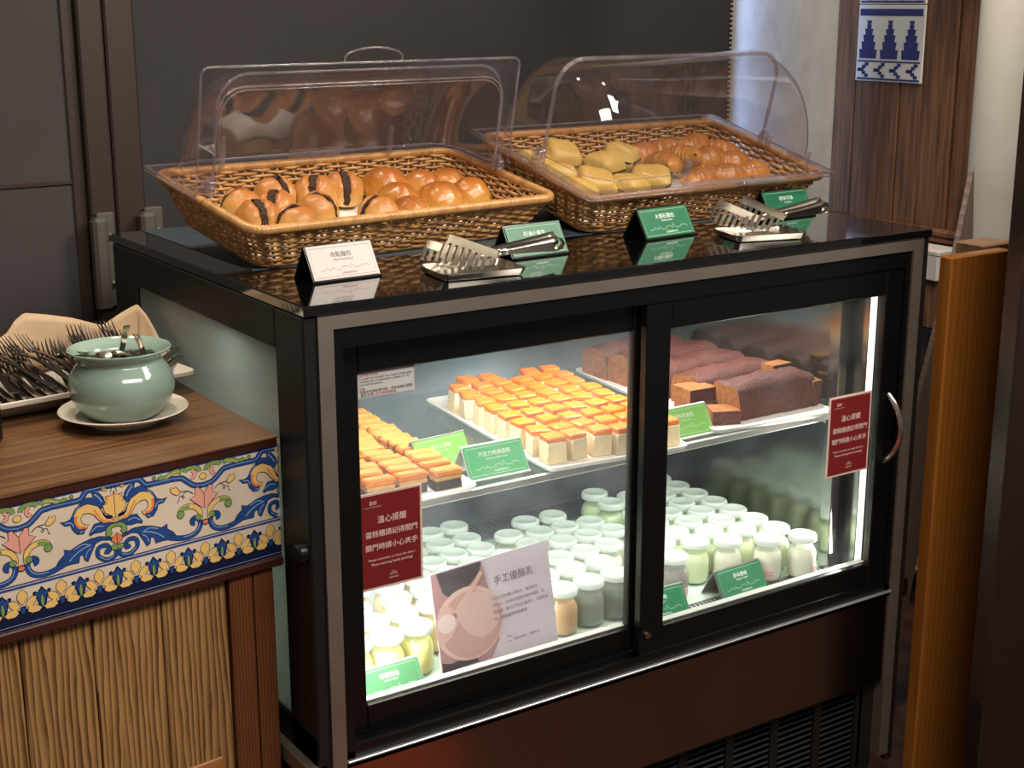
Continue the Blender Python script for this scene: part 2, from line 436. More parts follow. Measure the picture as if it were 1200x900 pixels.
# steel front frame
P('frame_strip', MB().add([(-.024,-.004,.020),(1.226,-.004,.020),(1.2,-.004,0),(0,-.004,0),(-.024,.02,.020),(1.226,.02,.020),(1.2,.02,0),(0,.02,0)],[(0,3,2,1),(4,5,6,7),(0,1,5,4),(1,2,6,5),(2,3,7,6),(3,0,4,7)]), STEEL, smooth=0)
P('frame_strip', MB().add([(-.024,-.004,.020),(0,-.004,0),(0,-.004,-Z0+.12),(-.024,-.004,-Z0+.12),(-.024,.02,.020),(0,.02,0),(0,.02,-Z0+.12),(-.024,.02,-Z0+.12)],[(0,3,2,1),(4,5,6,7),(0,1,5,4),(1,2,6,5),(2,3,7,6),(3,0,4,7)]), STEEL, smooth=0)
P('frame_strip', MB().add([(1.2,-.004,0),(1.226,-.004,.020),(1.226,-.004,-Z0+.12),(1.2,-.004,-Z0+.12),(1.2,.02,0),(1.226,.02,.020),(1.226,.02,-Z0+.12),(1.2,.02,-Z0+.12)],[(0,3,2,1),(4,5,6,7),(0,1,5,4),(1,2,6,5),(2,3,7,6),(3,0,4,7)]), STEEL, smooth=0)
# left side
P('corner_post', MB().box(-.047, -.024, -.001, .092, -.676, .0215, .003).box(-.024, 0, .02, .092, -.676, .0215), BLACK)
P('corner_post', MB().box(-.047, -.0, .67, .785, -.676, .0215, .003), BLACK)
P('side_rail', MB().box(-.047, -.010, .092, .67, -.040, .0215, .002), BLACK)
P('side_rail', MB().box(-.047, -.010, .0, .785, -.676, -.626, .002), BLACK)
P('side_pane', MB().box(-.041, -.036, .090, .672, -.628, -.038), FROST)
P('base_ledge', MB().box(-.062, -.0465, -.02, .76, -.700, -.672, .002), STEEL)
kn = MB().lathe([(.0001,0),(.015,0),(.015,.012),(.012,.016),(.0001,.016)], 18).xf(Matrix.Translation((-.046,.018,-.332)) @ Matrix.Rotation(R(-90),4,'Y'))
P('knob', kn, BLACK2)
# right side
P('corner_post', MB().box(1.226, 1.246, .0, .10, -Z0+.10, .0215, .003), BLACK)
P('side_panel', MB().box(1.226, 1.243, .10, .785, -Z0+.10, .0215), BLACK)
P('side_latch', MB().box(1.246, 1.272, .012, .04, -.712, -.672, .003), BROWNSTEEL)
# header, sill
P('header', MB().box(0, 1.2, .0, .075, -.030, .0105), BLACK2)
P('inner_post', MB().box(0, .016, .0, .075, -.676, -.03), BLACK2)
P('inner_post', MB().box(1.186, 1.2, .0, .075, -.676, -.03), BLACK2)
sill = MB().box(0, 1.2, .0, .075, -.690, -.664)
for y in (.001, .0235, .048): sill.box(0, 1.2, y, y+.003, -.664, -.656)
P('door_track', sill, BLACK2)
P('sill_lip', MB().box(0, 1.2, -.008, .0, -.6795, -.6755, .001), ALU)
# doors
def door(x0, x1, gx0, gx1, y, lab):
    zt, zb, gt, gb = -.0295, -.655, -.079, -.609
    d = P('sliding_door', MB().box(x0, gx0, y-.009, y+.009, zb, zt, .002).box(gx1, x1, y-.009, y+.009, zb, zt, .002)
          .box(gx0, gx1, y-.009, y+.009, gt, zt, .002).box(gx0, gx1, y-.009, y+.009, zb, gb, .002), BLACK2)
    d['label'] = lab
    P('pane', MB().box(gx0, gx1, y-.002, y+.002, gb, gt), PANE if gx0 < .3 else PANE2, d)
    P('seal', MB().box(gx0, gx1, y+.0025, y+.017, gb-.006, gb+.001), SEAL, d)
    return d
dl = door(.016, .602, .053, .567, .036, 'left sliding door, rear track')
dr = door(.574, 1.186, .626, 1.141, .012, 'right sliding door with chrome handle')
hp = [(1.163, .003, -.272)] + [(1.163+.004*math.sin(math.pi*t/10), .003-.034*math.sin(math.pi*t/10)**.7, -.272-.132*t/10) for t in range(1,10)] + [(1.163,.003,-.404)]
P('handle', MB().tube(hp, .0055, 10), CHROME, dr)
P('keyhole', MB().lathe([(.0001,0),(.006,0),(.006,.003),(.0001,.003)], 12).xf(Matrix.Translation((.59,.003,-.62)) @ Matrix.Rotation(R(90),4,'X')), CHROME, dr)
# lower panel, grille
P('lower_panel', MB().box(0, 1.2, .0, .02, -.872, -.680, .001), BROWNSTEEL)
P('grille_back', MB().box(0, 1.2, .045, .05, -1.07, -.872), BLACK)
lv = MB()
for c in range(8):
    for r in range(13):
        lv.obox((1.10-c*.115, .03, -.905-r*.0125), (1,0,0), (0,.8,-.6), (0,.6,.8), -.047, .047, -.008, .008, -.0018, .0018)
lv.box(0,1.2,.02,.045,-.890,-.872).box(0,1.2,.02,.045,-1.075,-1.062).box(1.16,1.2,.02,.045,-1.062,-.89)
for c in range(9): lv.box(1.1575-c*.115-.010, 1.1575-c*.115+.010, .02, .045, -1.062, -.89)
P('grille', lv, BLACK, smooth=0, kind='stuff')
P('lower_body', MB().box(-.046, 1.225, .055, .785, -1.05, -.70), BLACK)
for x in (.05, 1.15):
    for y in (.10, .70):
        P('foot', MB().lathe([(.028,-Z0),(.028,-Z0+.02),(.02,-Z0+.024),(.02,-1.05)], 14, (x,y,0)), BLACK)
# interior
P('interior_back', MB().box(-.0, 1.16, .735, .742, -.66, .009), LINER)
P('back_rib', MB().box(.0, 1.16, .728, .735, -.13, -.122).box(.0,1.16,.728,.735,-.20,-.194), LINER)
P('interior_roof', MB().box(-.0, 1.16, .075, .735, -.004, .009), LINER)
P('end_wall', MB().box(1.136, 1.143, .118, .735, -.66, -.004), MIRROR)
P('end_post', MB().box(1.118, 1.140, .088, .117, -.66, -.004, .002), MIRROR)
P('end_wall', MB().box(1.150, 1.156, .05, .118, -.66, -.004), MIRROR)
P('base_plate', MB().box(-.01, 1.16, .112, .60, -.655, -.645), FLOORPLATE)
P('base_tray', MB().box(-.01, 1.16, .05, .735, -.70, -.668), LINER)
vs = MB()
for k in range(118): vs.box(.0+k*.0098, .0+k*.0098+.0052, .056, .108, -.652, -.647)
vs.box(0,1.16,.052,.057,-.656,-.645).box(0,1.16,.107,.112,-.656,-.645)
P('vent_slots', vs, ALU, smooth=0, kind='stuff')
vb = MB()
for k in range(118): vb.box(.0+k*.0098, .0+k*.0098+.0048, .612, .700, -.652, -.646)
vb.box(0,1.16,.602,.612,-.656,-.645).box(0,1.16,.700,.735,-.656,-.645)
P('vent_slots', vb, LINER, smooth=0, kind='stuff')
# shelf
ZSH = -.322
sh = P('shelf', MB().box(.004, 1.134, .104, .66, ZSH-.008, ZSH), SHELFGLASS)
P('shelf_edge', MB().box(.004, 1.134, .096, .104, ZSH-.014, ZSH+.0005, .002), ALU, sh)
P('shelf_bracket', MB().box(.004, .012, .104, .66, ZSH-.030, ZSH-.009), ALU, sh)
P('shelf_bracket', MB().box(1.126, 1.134, .118, .66, ZSH-.030, ZSH-.009), ALU, sh)
# lamps of the case: led tubes behind the header and on the posts, plus an added fill
LED = (1.0, .98, .93)
def led(name, x0, x1, y, z, aim, watts, sy=.015):
    P('led_tube', MB().box(x0, x1, y-.006, y+.006, z, z+.006, .002), TUBE)
    area(name, ((x0+x1)/2, y, z-.003), aim, abs(x1-x0), sy, watts, LED)
led('led_or_fill_lamp', .02, 1.10, .26, -.012, (.56, .30, -.60), 9.0)
area('led_or_fill_lamp', (.57, .135, ZSH-.012), (.56, .30, -.70), 1.0, .012, 2.9, LED)  # fill without a tube, added under the shelf to light the jars
P('led_tube', MB().box(.018, .026, .056, .068, -.64, -.04, .002), TUBE)
la = area('led_or_fill_lamp', (.030, .064, -.49), (.5, .30, -.56), .02, .28, 3.2, LED)
lb = area('led_or_fill_lamp', (1.112, .080, -.49), (.7, .30, -.58), .02, .26, 1.2, LED)
P('led_tube', MB().box(1.146, 1.155, .034, .046, -.625, -.06, .002), emis('led_strip', (1.0,.93,.93,1), 1.1))
# ------------------------------------------------------------------ flat print helpers
_tc = {}
def text2d(s, width=None, height=None, spacing=1.0):
    """lettering as a flat mesh centred on its own middle; width or height in metres"""
    key = (s, spacing)
    if key not in _tc:
        cu = bpy.data.curves.new('t', 'FONT'); cu.body = s; cu.size = 1; cu.resolution_u = 2; cu.space_character = spacing
        o = bpy.data.objects.new('t', cu); C.objects.link(o)
        dg = bpy.context.evaluated_depsgraph_get(); oe = o.evaluated_get(dg)
        me = bpy.data.meshes.new_from_object(oe)
        _tc[key] = ([tuple(v.co) for v in me.vertices], [tuple(p.vertices) for p in me.polygons])
        bpy.data.objects.remove(o); bpy.data.meshes.remove(me); bpy.data.curves.remove(cu)
    vs, fs = _tc[key]
    x0 = min(v[0] for v in vs); x1 = max(v[0] for v in vs); y0 = min(v[1] for v in vs); y1 = max(v[1] for v in vs)
    k = width/(x1-x0) if width else height/(y1-y0)
    m = MB(); m.v = [((v[0]-(x0+x1)/2)*k, (v[1]-(y0+y1)/2)*k, 0) for v in vs]; m.f = list(fs)
    return m
def at2(m, x, y, z=0): return MB().add([(v[0]+x, v[1]+y, v[2]+z) for v in m.v], m.f)
def stroke(pts, wd, z=0, closed=False, taper=False):
    """flat ribbon along a polyline in the print plane"""
    m = MB(); P_ = [Vector((p[0], p[1])) for p in pts]; n = len(P_)
    for i, p in enumerate(P_):
        a = P_[(i-1)%n] if (closed or i) else p; b = P_[(i+1)%n] if (closed or i < n-1) else p
        t = (b-a); t = t.normalized() if t.length > 1e-9 else Vector((1,0)); q = Vector((-t.y, t.x))
        w_ = wd if not isinstance(wd, (list,tuple)) else wd[i]
        if taper: w_ = wd*(1-abs(2*i/(n-1)-1)**3*.6)
        m.v += [(p.x+q.x*w_/2, p.y+q.y*w_/2, z), (p.x-q.x*w_/2, p.y-q.y*w_/2, z)]
    for i in range(n if closed else n-1):
        j = (i+1)%n; m.f.append((2*i, 2*i+1, 2*j+1, 2*j))
    return m
def smoothline(pts, k=5, closed=False):
    n = len(pts); out = []
    g = lambda i: pts[i % n] if closed else pts[max(0, min(n-1, i))]
    for i in range(n if closed else n-1):
        p0, p1, p2, p3 = g(i-1), g(i), g(i+1), g(i+2)
        for j in range(k):
            t = j/k
            out.append(tuple(.5*((2*p1[a]) + (-p0[a]+p2[a])*t + (2*p0[a]-5*p1[a]+4*p2[a]-p3[a])*t*t + (-p0[a]+3*p1[a]-3*p2[a]+p3[a])*t**3) for a in (0,1)))
    if not closed: out.append(tuple(pts[-1]))
    return out
def fill(pts, z=0):
    from mathutils.geometry import tessellate_polygon
    v = [Vector((p[0], p[1], 0)) for p in pts]
    return MB().add([(p[0], p[1], z) for p in pts], [tuple(t) for t in tessellate_polygon([v])])
def disc(x, y, r, z=0, n=14, ry=None):
    return fill([(x+r*math.cos(2*math.pi*k/n), y+(ry or r)*math.sin(2*math.pi*k/n)) for k in range(n)], z)
def rectf(x0, x1, y0, y1, z=0): return MB().add([(x0,y0,z),(x1,y0,z),(x1,y1,z),(x0,y1,z)], [(0,1,2,3)])
def frame2d(x0, x1, y0, y1, wd, z=0): return stroke([(x0,y0),(x1,y0),(x1,y1),(x0,y1)], wd, z, closed=True)
def clipx(poly, xmax):
    out = []
    for i in range(len(poly)):
        a, b = poly[i-1], poly[i]
        if (a[0] <= xmax) != (b[0] <= xmax):
            t = (xmax-a[0])/(b[0]-a[0]); out.append((xmax, a[1]+(b[1]-a[1])*t))
        if b[0] <= xmax: out.append(tuple(b))
    return out
def plane_m(o, U, V):
    U = Vector(U).normalized(); V = Vector(V).normalized(); Nn = U.cross(V)
    M = Matrix(((U.x,V.x,Nn.x,o[0]),(U.y,V.y,Nn.y,o[1]),(U.z,V.z,Nn.z,o[2]),(0,0,0,1)))
    return M
def ink(name, r, g, b, rough=.45): return M_(name, rgb(r,g,b), rough)

# ================================================================== LEFT COUNTER with painted tile frieze
CA = R(7.0)
ct = thing('serving_counter', 'wooden serving counter faced with a painted blue and yellow tile frieze', 'counter', (-.050, .087, -Z0), (0, 0, CA))
def ctp(name, mb, mat, par=ct, **k):
    """counter parts: x along its front (leftward negative), y into it, z relative to the fridge top"""
    m = MB(); m.v = [(x, y, z+Z0) for x, y, z in mb.v]; m.f = mb.f
    return obj(name, m, mat, par, **k)
TOPW = wood('brown_laminate_top', rgb(136,98,64), rgb(84,53,33), (.45,11,11), 4, .28, 3, coat=.15, bands='Y', wave=False, lo=.3, hi=.68)
REDTRIM = M_('dark_red_trim', rgb(62,28,20), .4)
PINE = wood('brushed_pine', rgb(166,126,76), rgb(92,58,28), (9,9,.8), 3.6, .55, 9, bands='X', lo=.38, hi=.72)
POSTW = wood('red_brown_post', rgb(118,70,38), rgb(92,50,26), (10,10,1), 6, .45, 2)
CREAM = M_('cream_tile_glaze', rgb(226,208,186), .25, var=rgb(218,198,176), vscale=14)
# top: right edge follows the fridge side
ca, sa = math.cos(CA), math.sin(CA)
def w2c(x, y): dx, dy = x+.050, y-.087; return (dx*ca+dy*sa, -dx*sa+dy*ca)
top_poly = [(-.85, 0), (0, 0), w2c(-.054, .30), w2c(-.054, 1.02), w2c(-.80, 1.02)]
ctp('countertop', MB().prism(top_poly, -.1735, -.171), TOPW, smooth=0)
core = [(-.85, .002), (-.002, .002), w2c(-.056, .30), w2c(-.056, 1.015), w2c(-.80, 1.015)]
ctp('countertop_edge', MB().prism(core, -.186, -.1735), REDTRIM, smooth=0)
ctp('side_panel', MB().prism([(-.84,.03), (-.012,.03), w2c(-.066,.30), w2c(-.066,1.0), w2c(-.80,1.0)], -Z0, -.186), POSTW, smooth=0)
fz = ctp('tile_panel', MB().box(-.85, 0, .004, .03, -.358, -.186), CREAM)
ctp('trim_rail', MB().box(-.85, .0, -.001, .03, -.373, -.3585, .002), REDTRIM)
xs = [(-.84,-.728), (-.726,-.620), (-.618,-.513), (-.511,-.406), (-.404,-.303), (-.301,-.197), (-.195,-.092)]
for k, (a, b) in enumerate(xs):
    ctp('plank', MB().box(a, b, .014+.001*(k%2), .03, -Z0, -.373, .002), PINE)
ctp('post_board', MB().box(-.089, -.050, .008, .03, -Z0, -.373, .002), POSTW)
ctp('post_board', MB().box(-.048, -.014, .008, .03, -Z0, -.373, .002), POSTW)
obp = MB().box(-.175,-.115,.008,.014,-.72,-.655,.002)
ctp('wood_patch', obp, wood('light_patch', rgb(168,112,60), rgb(146,92,46), (1,9,9), 6, bands='Y'))

# painted pattern, in millimetres: mirrored about the axis of each motif
BIGF = {
'blue': [[[-79.1,-225.2],[-70.4,-226.5],[-63.8,-224.0],[-57.3,-212.7],[-49.1,-205.7],[-48.4,-202.7],[-42.5,-199.2],[-30.4,-201.1],[-31.5,-194.1],[-21.8,-195.8],[-15.8,-203.7],[-14.0,-212.2],[-16.2,-219.1],[-27.5,-216.4],[-38.5,-210.6],[-52.2,-220.3],[-55.7,-232.5],[-43.5,-242.8],[-47.2,-248.9],[-56.1,-247.8],[-62.0,-240.7],[-64.5,-232.8],[-72.5,-232.0]],
         [[-39.3,-251.2],[-34.6,-244.1],[-31.7,-239.1],[-24.3,-238.4],[-13.0,-240.8],[-1,-241],[-1,-246],[-11.1,-249.9],[-22.1,-252.9],[-32.0,-252.1],[-38.7,-254.6]],
         [[-84.3,-278.1],[-75.7,-271.3],[-76.8,-264.6],[-67.4,-267.8],[-54.0,-262.2],[-39.0,-258.6],[-24.2,-258.2],[-8.1,-263.5],[-8.1,-267.6],[-23.0,-264.3],[-31.5,-267.1],[-36.8,-276.4],[-44.0,-290.2],[-48.6,-286.6],[-50.4,-277.9],[-55.1,-279.9],[-56.9,-288.5],[-65.8,-287.8],[-80,-288],[-90,-286]]],
'yellow': [[[-1.0,-243.2],[-17.9,-240.8],[-25.5,-233.2],[-30.7,-225.5],[-37.8,-221.8],[-45.8,-221.1],[-49.5,-226.7],[-48.4,-233.4],[-43.0,-237.2],[-38.9,-236.5],[-41.8,-242.4],[-49.1,-242.2],[-56.8,-236.3],[-59.7,-229.1],[-58.3,-218.9],[-52.3,-211.4],[-44.9,-209.1],[-38.3,-208.2],[-24.1,-214.8],[-19.7,-221.5],[-15.5,-232.3],[-0.8,-240.0]],
           [[0.0,-198.1],[-2.0,-202.7],[-5.9,-203.8],[-12.5,-203.3],[-11.2,-208.0],[-13.8,-209.0],[-10.9,-214.6],[-17.2,-215.6],[-15.1,-225.9],[-5.7,-233.9],[0,-237.6]]],
'navy': [[[-20.8,-214.7],[-18.2,-223.5],[-13.7,-230.3],[-4.2,-232.2],[-4.2,-236.1],[-12.5,-236.3],[-17.7,-228.5]]],
'green': [[[-15.8,-257.8],[-15.3,-250.5],[-8.2,-244.8],[0,-244.3],[0,-249.5],[-6.1,-250.3],[-8.1,-254.7],[-5.8,-257.0],[-9.5,-261.8],[-14.4,-260.9]],
          [[0,-275.7],[-8.0,-275.2],[-9.4,-278.4],[-8.0,-282.5],[0,-283.0]]],
'orange': [[[0,-258.3],[-7.1,-264.1],[-8.3,-268.8],[-4.5,-273.0],[0,-274.7]]],
}
PINKF = {
'pink': [[[0,-255.1],[-10.2,-248.2],[-23.0,-235.8],[-13.8,-232.8],[-14.0,-222.5],[-8.5,-220.9],[-1.0,-230.9],[0,-231.3]]],
'yellow': [[[-37.3,-221.5],[-43.8,-212.5],[-46.1,-215.3],[-50.5,-212.7],[-52.0,-217.4],[-49.7,-222.1],[-42.9,-226.2],[-38.4,-225.5]]],
}
UB, UP, PER = -.2607, -.1245, .2722
lay = {k: MB() for k in ('blue','navy','yellow','green','orange','pink','white')}
XM = -.0006
def put(colr, pts, outline=.0009, z=2):
    pts = clipx(pts, XM)
    if len(pts) < 3: return
    lay[colr].join(at2(fill(pts), 0, 0, z*.00008))
    if outline: lay['navy'].join(at2(stroke(pts, outline, closed=True), 0, 0, (z+.5)*.00008))
def line(colr, pts, wd, z=2, outl=0, taper=False):
    pts = [p for p in pts if p[0] < XM-(wd if not isinstance(wd, (list,tuple)) else max(wd))/2]
    if len(pts) < 2: return
    if outl: lay['navy'].join(stroke(pts, wd+2*outl, (z-.5)*.00008, taper=taper))
    lay[colr].join(stroke(pts, wd, z*.00008, taper=taper))
def mm(pts, ax, s): 
    q = [(ax + s*p[0]/1000, p[1]/1000) for p in pts]
    return q if s > 0 else q[::-1]
for k in range(-2, 2):
    ub = UB + k*PER; up = UP + k*PER
    for s in (1, -1):
        for cname, z in (('blue',1),('yellow',3),('navy',4),('green',4),('orange',5)):
            for poly in BIGF[cname]: put(cname, mm(poly, ub, s), .0010 if cname != 'navy' else 0, z)
        # orange shading of the curl, white lights on the leaves
        line('orange', smoothline(mm([(-44,-240),(-52,-239),(-57,-231),(-55.5,-222)], ub, s)), .0035, 3.6)
        line('orange', smoothline(mm([(-3,-241),(-17,-238),(-24,-229),(-30,-219)], ub, s)), .0022, 3.6)
        line('white', smoothline(mm([(-28,-197),(-22,-203),(-18,-210)], ub, s)), .0016, 1.8)
        line('white', smoothline(mm([(-62,-268),(-50,-264),(-41,-266)], ub, s)), .0012, 1.8)
        line('white', smoothline(mm([(-60,-222),(-55,-213),(-50,-208)], ub, s)), .0010, 1.8)
        line('white', smoothline(mm([(-70,-283),(-62,-276),(-50,-270),(-38,-267)], ub, s)), .0014, 1.8)
        line('white', smoothline(mm([(-47,-284),(-44,-276),(-38,-271)], ub, s)), .0011, 1.8)
        line('white', smoothline(mm([(-36,-249),(-28,-243.5),(-18,-245)], ub, s)), .0012, 1.8)
        line('white', smoothline(mm([(-72,-228.5),(-64,-229.5),(-60,-236)], ub, s)), .0012, 1.8)
        line('orange', smoothline(mm([(-2,-203),(-9,-206),(-8,-212)], ub, s)), .0012, 3.6)
        line('white', smoothline(mm([(-52,-246.5),(-47,-245)], ub, s)), .0012, 1.8)
        line('blue', smoothline(mm([(-1.8,-282.9),(-4.2,-291.5),(-17.0,-294.0),(-28.1,-286.9),(-29.4,-278.1),(-25.2,-273.4),(-17.0,-272.9),(-12.4,-277.7),(-13.6,-283.2),(-19.3,-281.7)], ub, s)), .0052, 3, .0008)
        line('white', smoothline(mm([(-6,-291),(-17,-293.6),(-27,-286.9)], ub, s)), .0009, 3.6)
        line('navy', smoothline(mm([(-4.9,-200.1),(-2.6,-191.4),(-5.1,-182.5),(-10.2,-184.6),(-12.3,-179.3),(-16.3,-177.6)], ub, s)), .0010, 2)
        put('yellow', [(ub+s*(-.0132)+.0042*math.cos(t*.5236), -.1917+.0042*math.sin(t*.5236)) for t in range(12)], .0008, 2)
        # pink flower motif
        for cname in ('pink','yellow'):
            for poly in PINKF[cname]: put(cname, mm(poly, up, s), .0010, 3)
        curl = smoothline(mm([(-7.8,-270.5),(-8.1,-258.1),(-15.7,-249.5),(-27.2,-246.6),(-37.1,-249.6),(-39,-254.3)], up, s))
        line('yellow', curl, [.0052+.0042*i/(len(curl)-1) for i in range(len(curl))] if False else .0068, 2.5, .0009)
        line('green', smoothline(mm([(-24,-247.3),(-33,-248.6),(-38.5,-252.3),(-38.8,-256)], up, s)), .0066, 2.8)
        put('green', [(up+s*(-.0384)+.0058*math.cos(t*.5236), -.2562+.0058*math.sin(t*.5236)) for t in range(12)], .0009, 2.6)
        put('green', [(up+s*(-.0108)+.0052*math.cos(t*.5236), -.2660+.0045*math.sin(t*.5236)) for t in range(12)], .0009, 3.2)
        line('navy', smoothline(mm([(-17.2,-229.5),(-24.9,-223.8),(-36.6,-222.6)], up, s)), .0013, 2)
        line('navy', smoothline(mm([(-26.7,-223.9),(-32.3,-226.9),(-34.2,-231.3),(-31.8,-232.8),(-31.5,-229.6),(-38.5,-229.2),(-40.8,-236.6),(-43.6,-237.0)], up, s)), .0009, 2)
        line('blue', smoothline(mm([(-16.5,-273.5),(-20.3,-272.4),(-20.5,-268.4),(-15.8,-266.0),(-10.2,-268.4),(-8.0,-275.5),(-12.4,-285.5),(-22.9,-291.0),(-37.1,-291.3),(-51.9,-287.6),(-62,-283.5)], up, s)), .0068, 2.2, .0008)
        line('white', smoothline(mm([(-9.5,-275.5),(-13.4,-284.5),(-22.9,-289.6),(-36,-290)], up, s)), .0011, 2.7)
        # ribbon border: from the arch over the big flower down to the dip over the pink one
        top = smoothline([(ub, -.1745)] + [(ub - s*a/1000, b/1000) for a, b in ((-17.5,-176),(-32,-182.5),(-42,-193.5),(-46,-199.5),(-52,-202))])
        dipx = up if s < 0 else up - PER
        low = smoothline([(dipx, -.2200)] + [(dipx + s*a/1000, b/1000) for a, b in ((14,-217.5),(25,-209.5),(33,-203),(42,-202))])
        if s > 0:
            # s>0: this big flower's left shoulder joins the dip one half period to the left
            low = smoothline([(ub-PER/2, -.2200)] + [(ub-PER/2 + a/1000, b/1000) for a, b in ((14,-217.5),(25,-209.5),(33,-203),(42,-201.5))])
            top = smoothline([(ub, -.1755)] + [(ub + a/1000, b/1000) for a, b in ((-17.5,-177),(-32,-183.5),(-42,-193.5),(-47,-199.5),(-53,-201))])
            low += [(ub-.0878, -.2009)]; top += [(ub-.0885, -.2009)]
        else:
            low = smoothline([(ub+PER/2, -.2200)] + [(ub+PER/2 - a/1000, b/1000) for a, b in ((14,-217.5),(25,-209.5),(33,-203),(42,-201.5))])
            top = smoothline([(ub, -.1755)] + [(ub - a/1000, b/1000) for a, b in ((-17.5,-177),(-32,-183.5),(-42,-193.5),(-47,-199.5),(-53,-201))])
            low += [(ub+.0878, -.2009)]; top += [(ub+.0885, -.2009)]
        for L in (low, top):
            line('blue', [(x, min(y, -.1895) if y > -.1895 else y) for x, y in L], .0074, 2, .0007)
            line('white', [(x, min(y, -.1895)+.0004 if y > -.1895 else y+.0004) for x, y in L], .0008, 2.6)
        # vines in the cartouche
        cx = up
        line('green', smoothline([(cx + s*a/1000, b/1000) for a, b in ((32.7,-194.5),(38.5,-191),(47.5,-192),(56.5,-196.3),(64.9,-196.3),(67.5,-192.2))]), .0058, 2, .0007)
        line('green', smoothline([(cx + s*a/1000, b/1000) for a, b in ((28.1,-195.5),(24.8,-191.2),(13.8,-191),(6.5,-193.8),(4.8,-199.1))]), .0058, 2, .0007)
        line('yellow', smoothline([(cx + s*a/1000, b/1000) for a, b in ((38,-191.7),(47.5,-192.7),(56.5,-197))]), .0014, 2.6)
        line('pink', smoothline([(cx + s*a/1000, b/1000) for a, b in ((17.1,-194.5),(12.6,-199.4),(15.5,-205.4),(19.6,-203.3))]), .0044, 2, .0007)
        put('green', [(cx + s*.0756+.0030*math.cos(t*.7854), -.1935+.0026*math.sin(t*.7854)) for t in range(8)], .0008, 2)
    put('yellow', [(up+.0058*math.cos(t*.5236), -.2065+.0050*math.sin(t*.5236)) for t in range(12)], .0009, 3)
    put('orange', [(up+.0052*math.cos(t*.5236), -.2755+.0040*math.sin(t*.5236)) for t in range(12)], .0016, 4)
# straight bands
for z0_, z1_, cc in ((-.1895,-.1865,'blue'), (-.2985,-.2965,'blue'), (-.3030,-.2998,'blue'), (-.3575,-.3335,'navy')):
    lay[cc].join(rectf(-.85, XM, z0_, z1_, .00008))
lay['white'].join(rectf(-.85, XM, -.3535, -.3528, .0002))
# daisy and tulip row
k = 0
x = -.0187 + .0544
while x > -.86:
    cx = x
    put('yellow', [(cx+a/1000, b/1000) for a, b in ((.0,-304.5),(-6.5,-310.5),(-7.6,-317),(-0.6,-327),(7.2,-317.5),(7.0,-311))], .0009, 3)
    for s in (1,-1):
        pet = [(cx+s*a/1000, b/1000) for a, b in ((3,-329),(7,-321.5),(13,-317.5),(19.5,-318.5),(18.5,-325),(13,-331),(18,-330.5),(26,-336),(22,-341),(12,-341.5),(6,-337.5),(8,-331.5))]
        put('yellow', pet if s > 0 else pet[::-1], .0009, 3)
    put('blue', [(cx+.0038*math.cos(t*.5236), -.3345+.0055*math.sin(t*.5236)) for t in range(12)], .0018, 4)
    tx = cx - .0272
    tul = [(a/1000, b/1000) for a, b in ((0,-306.5),(6.3,-314.6),(9,-311.7),(13.1,-313.6),(11.3,-318.9),(8,-321),(6,-330.8),(0,-341),(-6,-330.8),(-8,-321),(-11.3,-318.9),(-13.1,-313.6),(-9,-311.7),(-6.3,-314.6))]
    put('navy', [(tx+a, b) for a, b in tul], 0, 2)
    put('blue', [(tx+a*.75, (b+.320)*.75-.320) for a, b in tul], 0, 2.4)
    put('green', [(tx+.0026*math.cos(t*.5236), -.3275+.0090*math.sin(t*.5236)) for t in range(12)], .0008, 3)
    x -= .0544
INKS = {'blue': ink('cobalt_glaze', 42,76,138,.25), 'navy': ink('navy_outline_glaze', 22,32,62,.25), 'yellow': ink('yellow_glaze', 238,196,116,.25),
        'green': ink('green_glaze', 126,158,88,.25), 'orange': ink('orange_glaze', 226,132,84,.25), 'pink': ink('pink_glaze', 232,164,144,.25), 'white': ink('pale_blue_glaze', 150,176,212,.25)}
FM = plane_m((0, .0038, Z0), (1,0,0), (0,0,1))
for cname, m in lay.items():
    if m.v: obj('painted_%s_pattern' % {'white':'highlight','navy':'outline'}.get(cname, cname), MB().join(m, FM), INKS[cname], fz, smooth=0, kind='stuff')

# ------------------------------------------------------------------ things on the counter
ZC = -.171
CELADON = M_('celadon_glaze', rgb(150,172,158), .12, var=rgb(142,164,150), vscale=10, coat=.6)
SAUCERM = M_('cream_glaze', rgb(226,216,200), .2)
sx, sy = -.212, .287
sc_ = obj('saucer', MB().lathe([(.0001,.004),(.030,.004),(.045,.0),(.050,.0),(.051,.004),(.072,.011),(.095,.021),(.0965,.0225),(.095,.024),(.072,.015),(.045,.009),(.0001,.009)], 40, (sx,sy,ZC)), SAUCERM, w=True)
tag(sc_, 'cream ceramic saucer under the celadon pot on the wooden counter', 'saucer')
pot = thing('celadon_pot', 'pale green celadon pot holding spoons on a cream saucer', 'pot', (sx,sy,ZC+.0095))
def prof(pts, k=4): return smoothline(pts, k)
po = prof([(.040,.0),(.052,.004),(.070,.022),(.0785,.045),(.076,.066),(.066,.082),(.062,.089),(.066,.097),(.0755,.104)])
pi = prof([(.0765,.1065),(.074,.107),(.064,.098),(.058,.088),(.062,.080),(.070,.062),(.072,.045),(.062,.022),(.045,.010),(.0001,.009)])
obj('body', MB().lathe([(.0001,0)]+po+pi, 48), CELADON, pot)
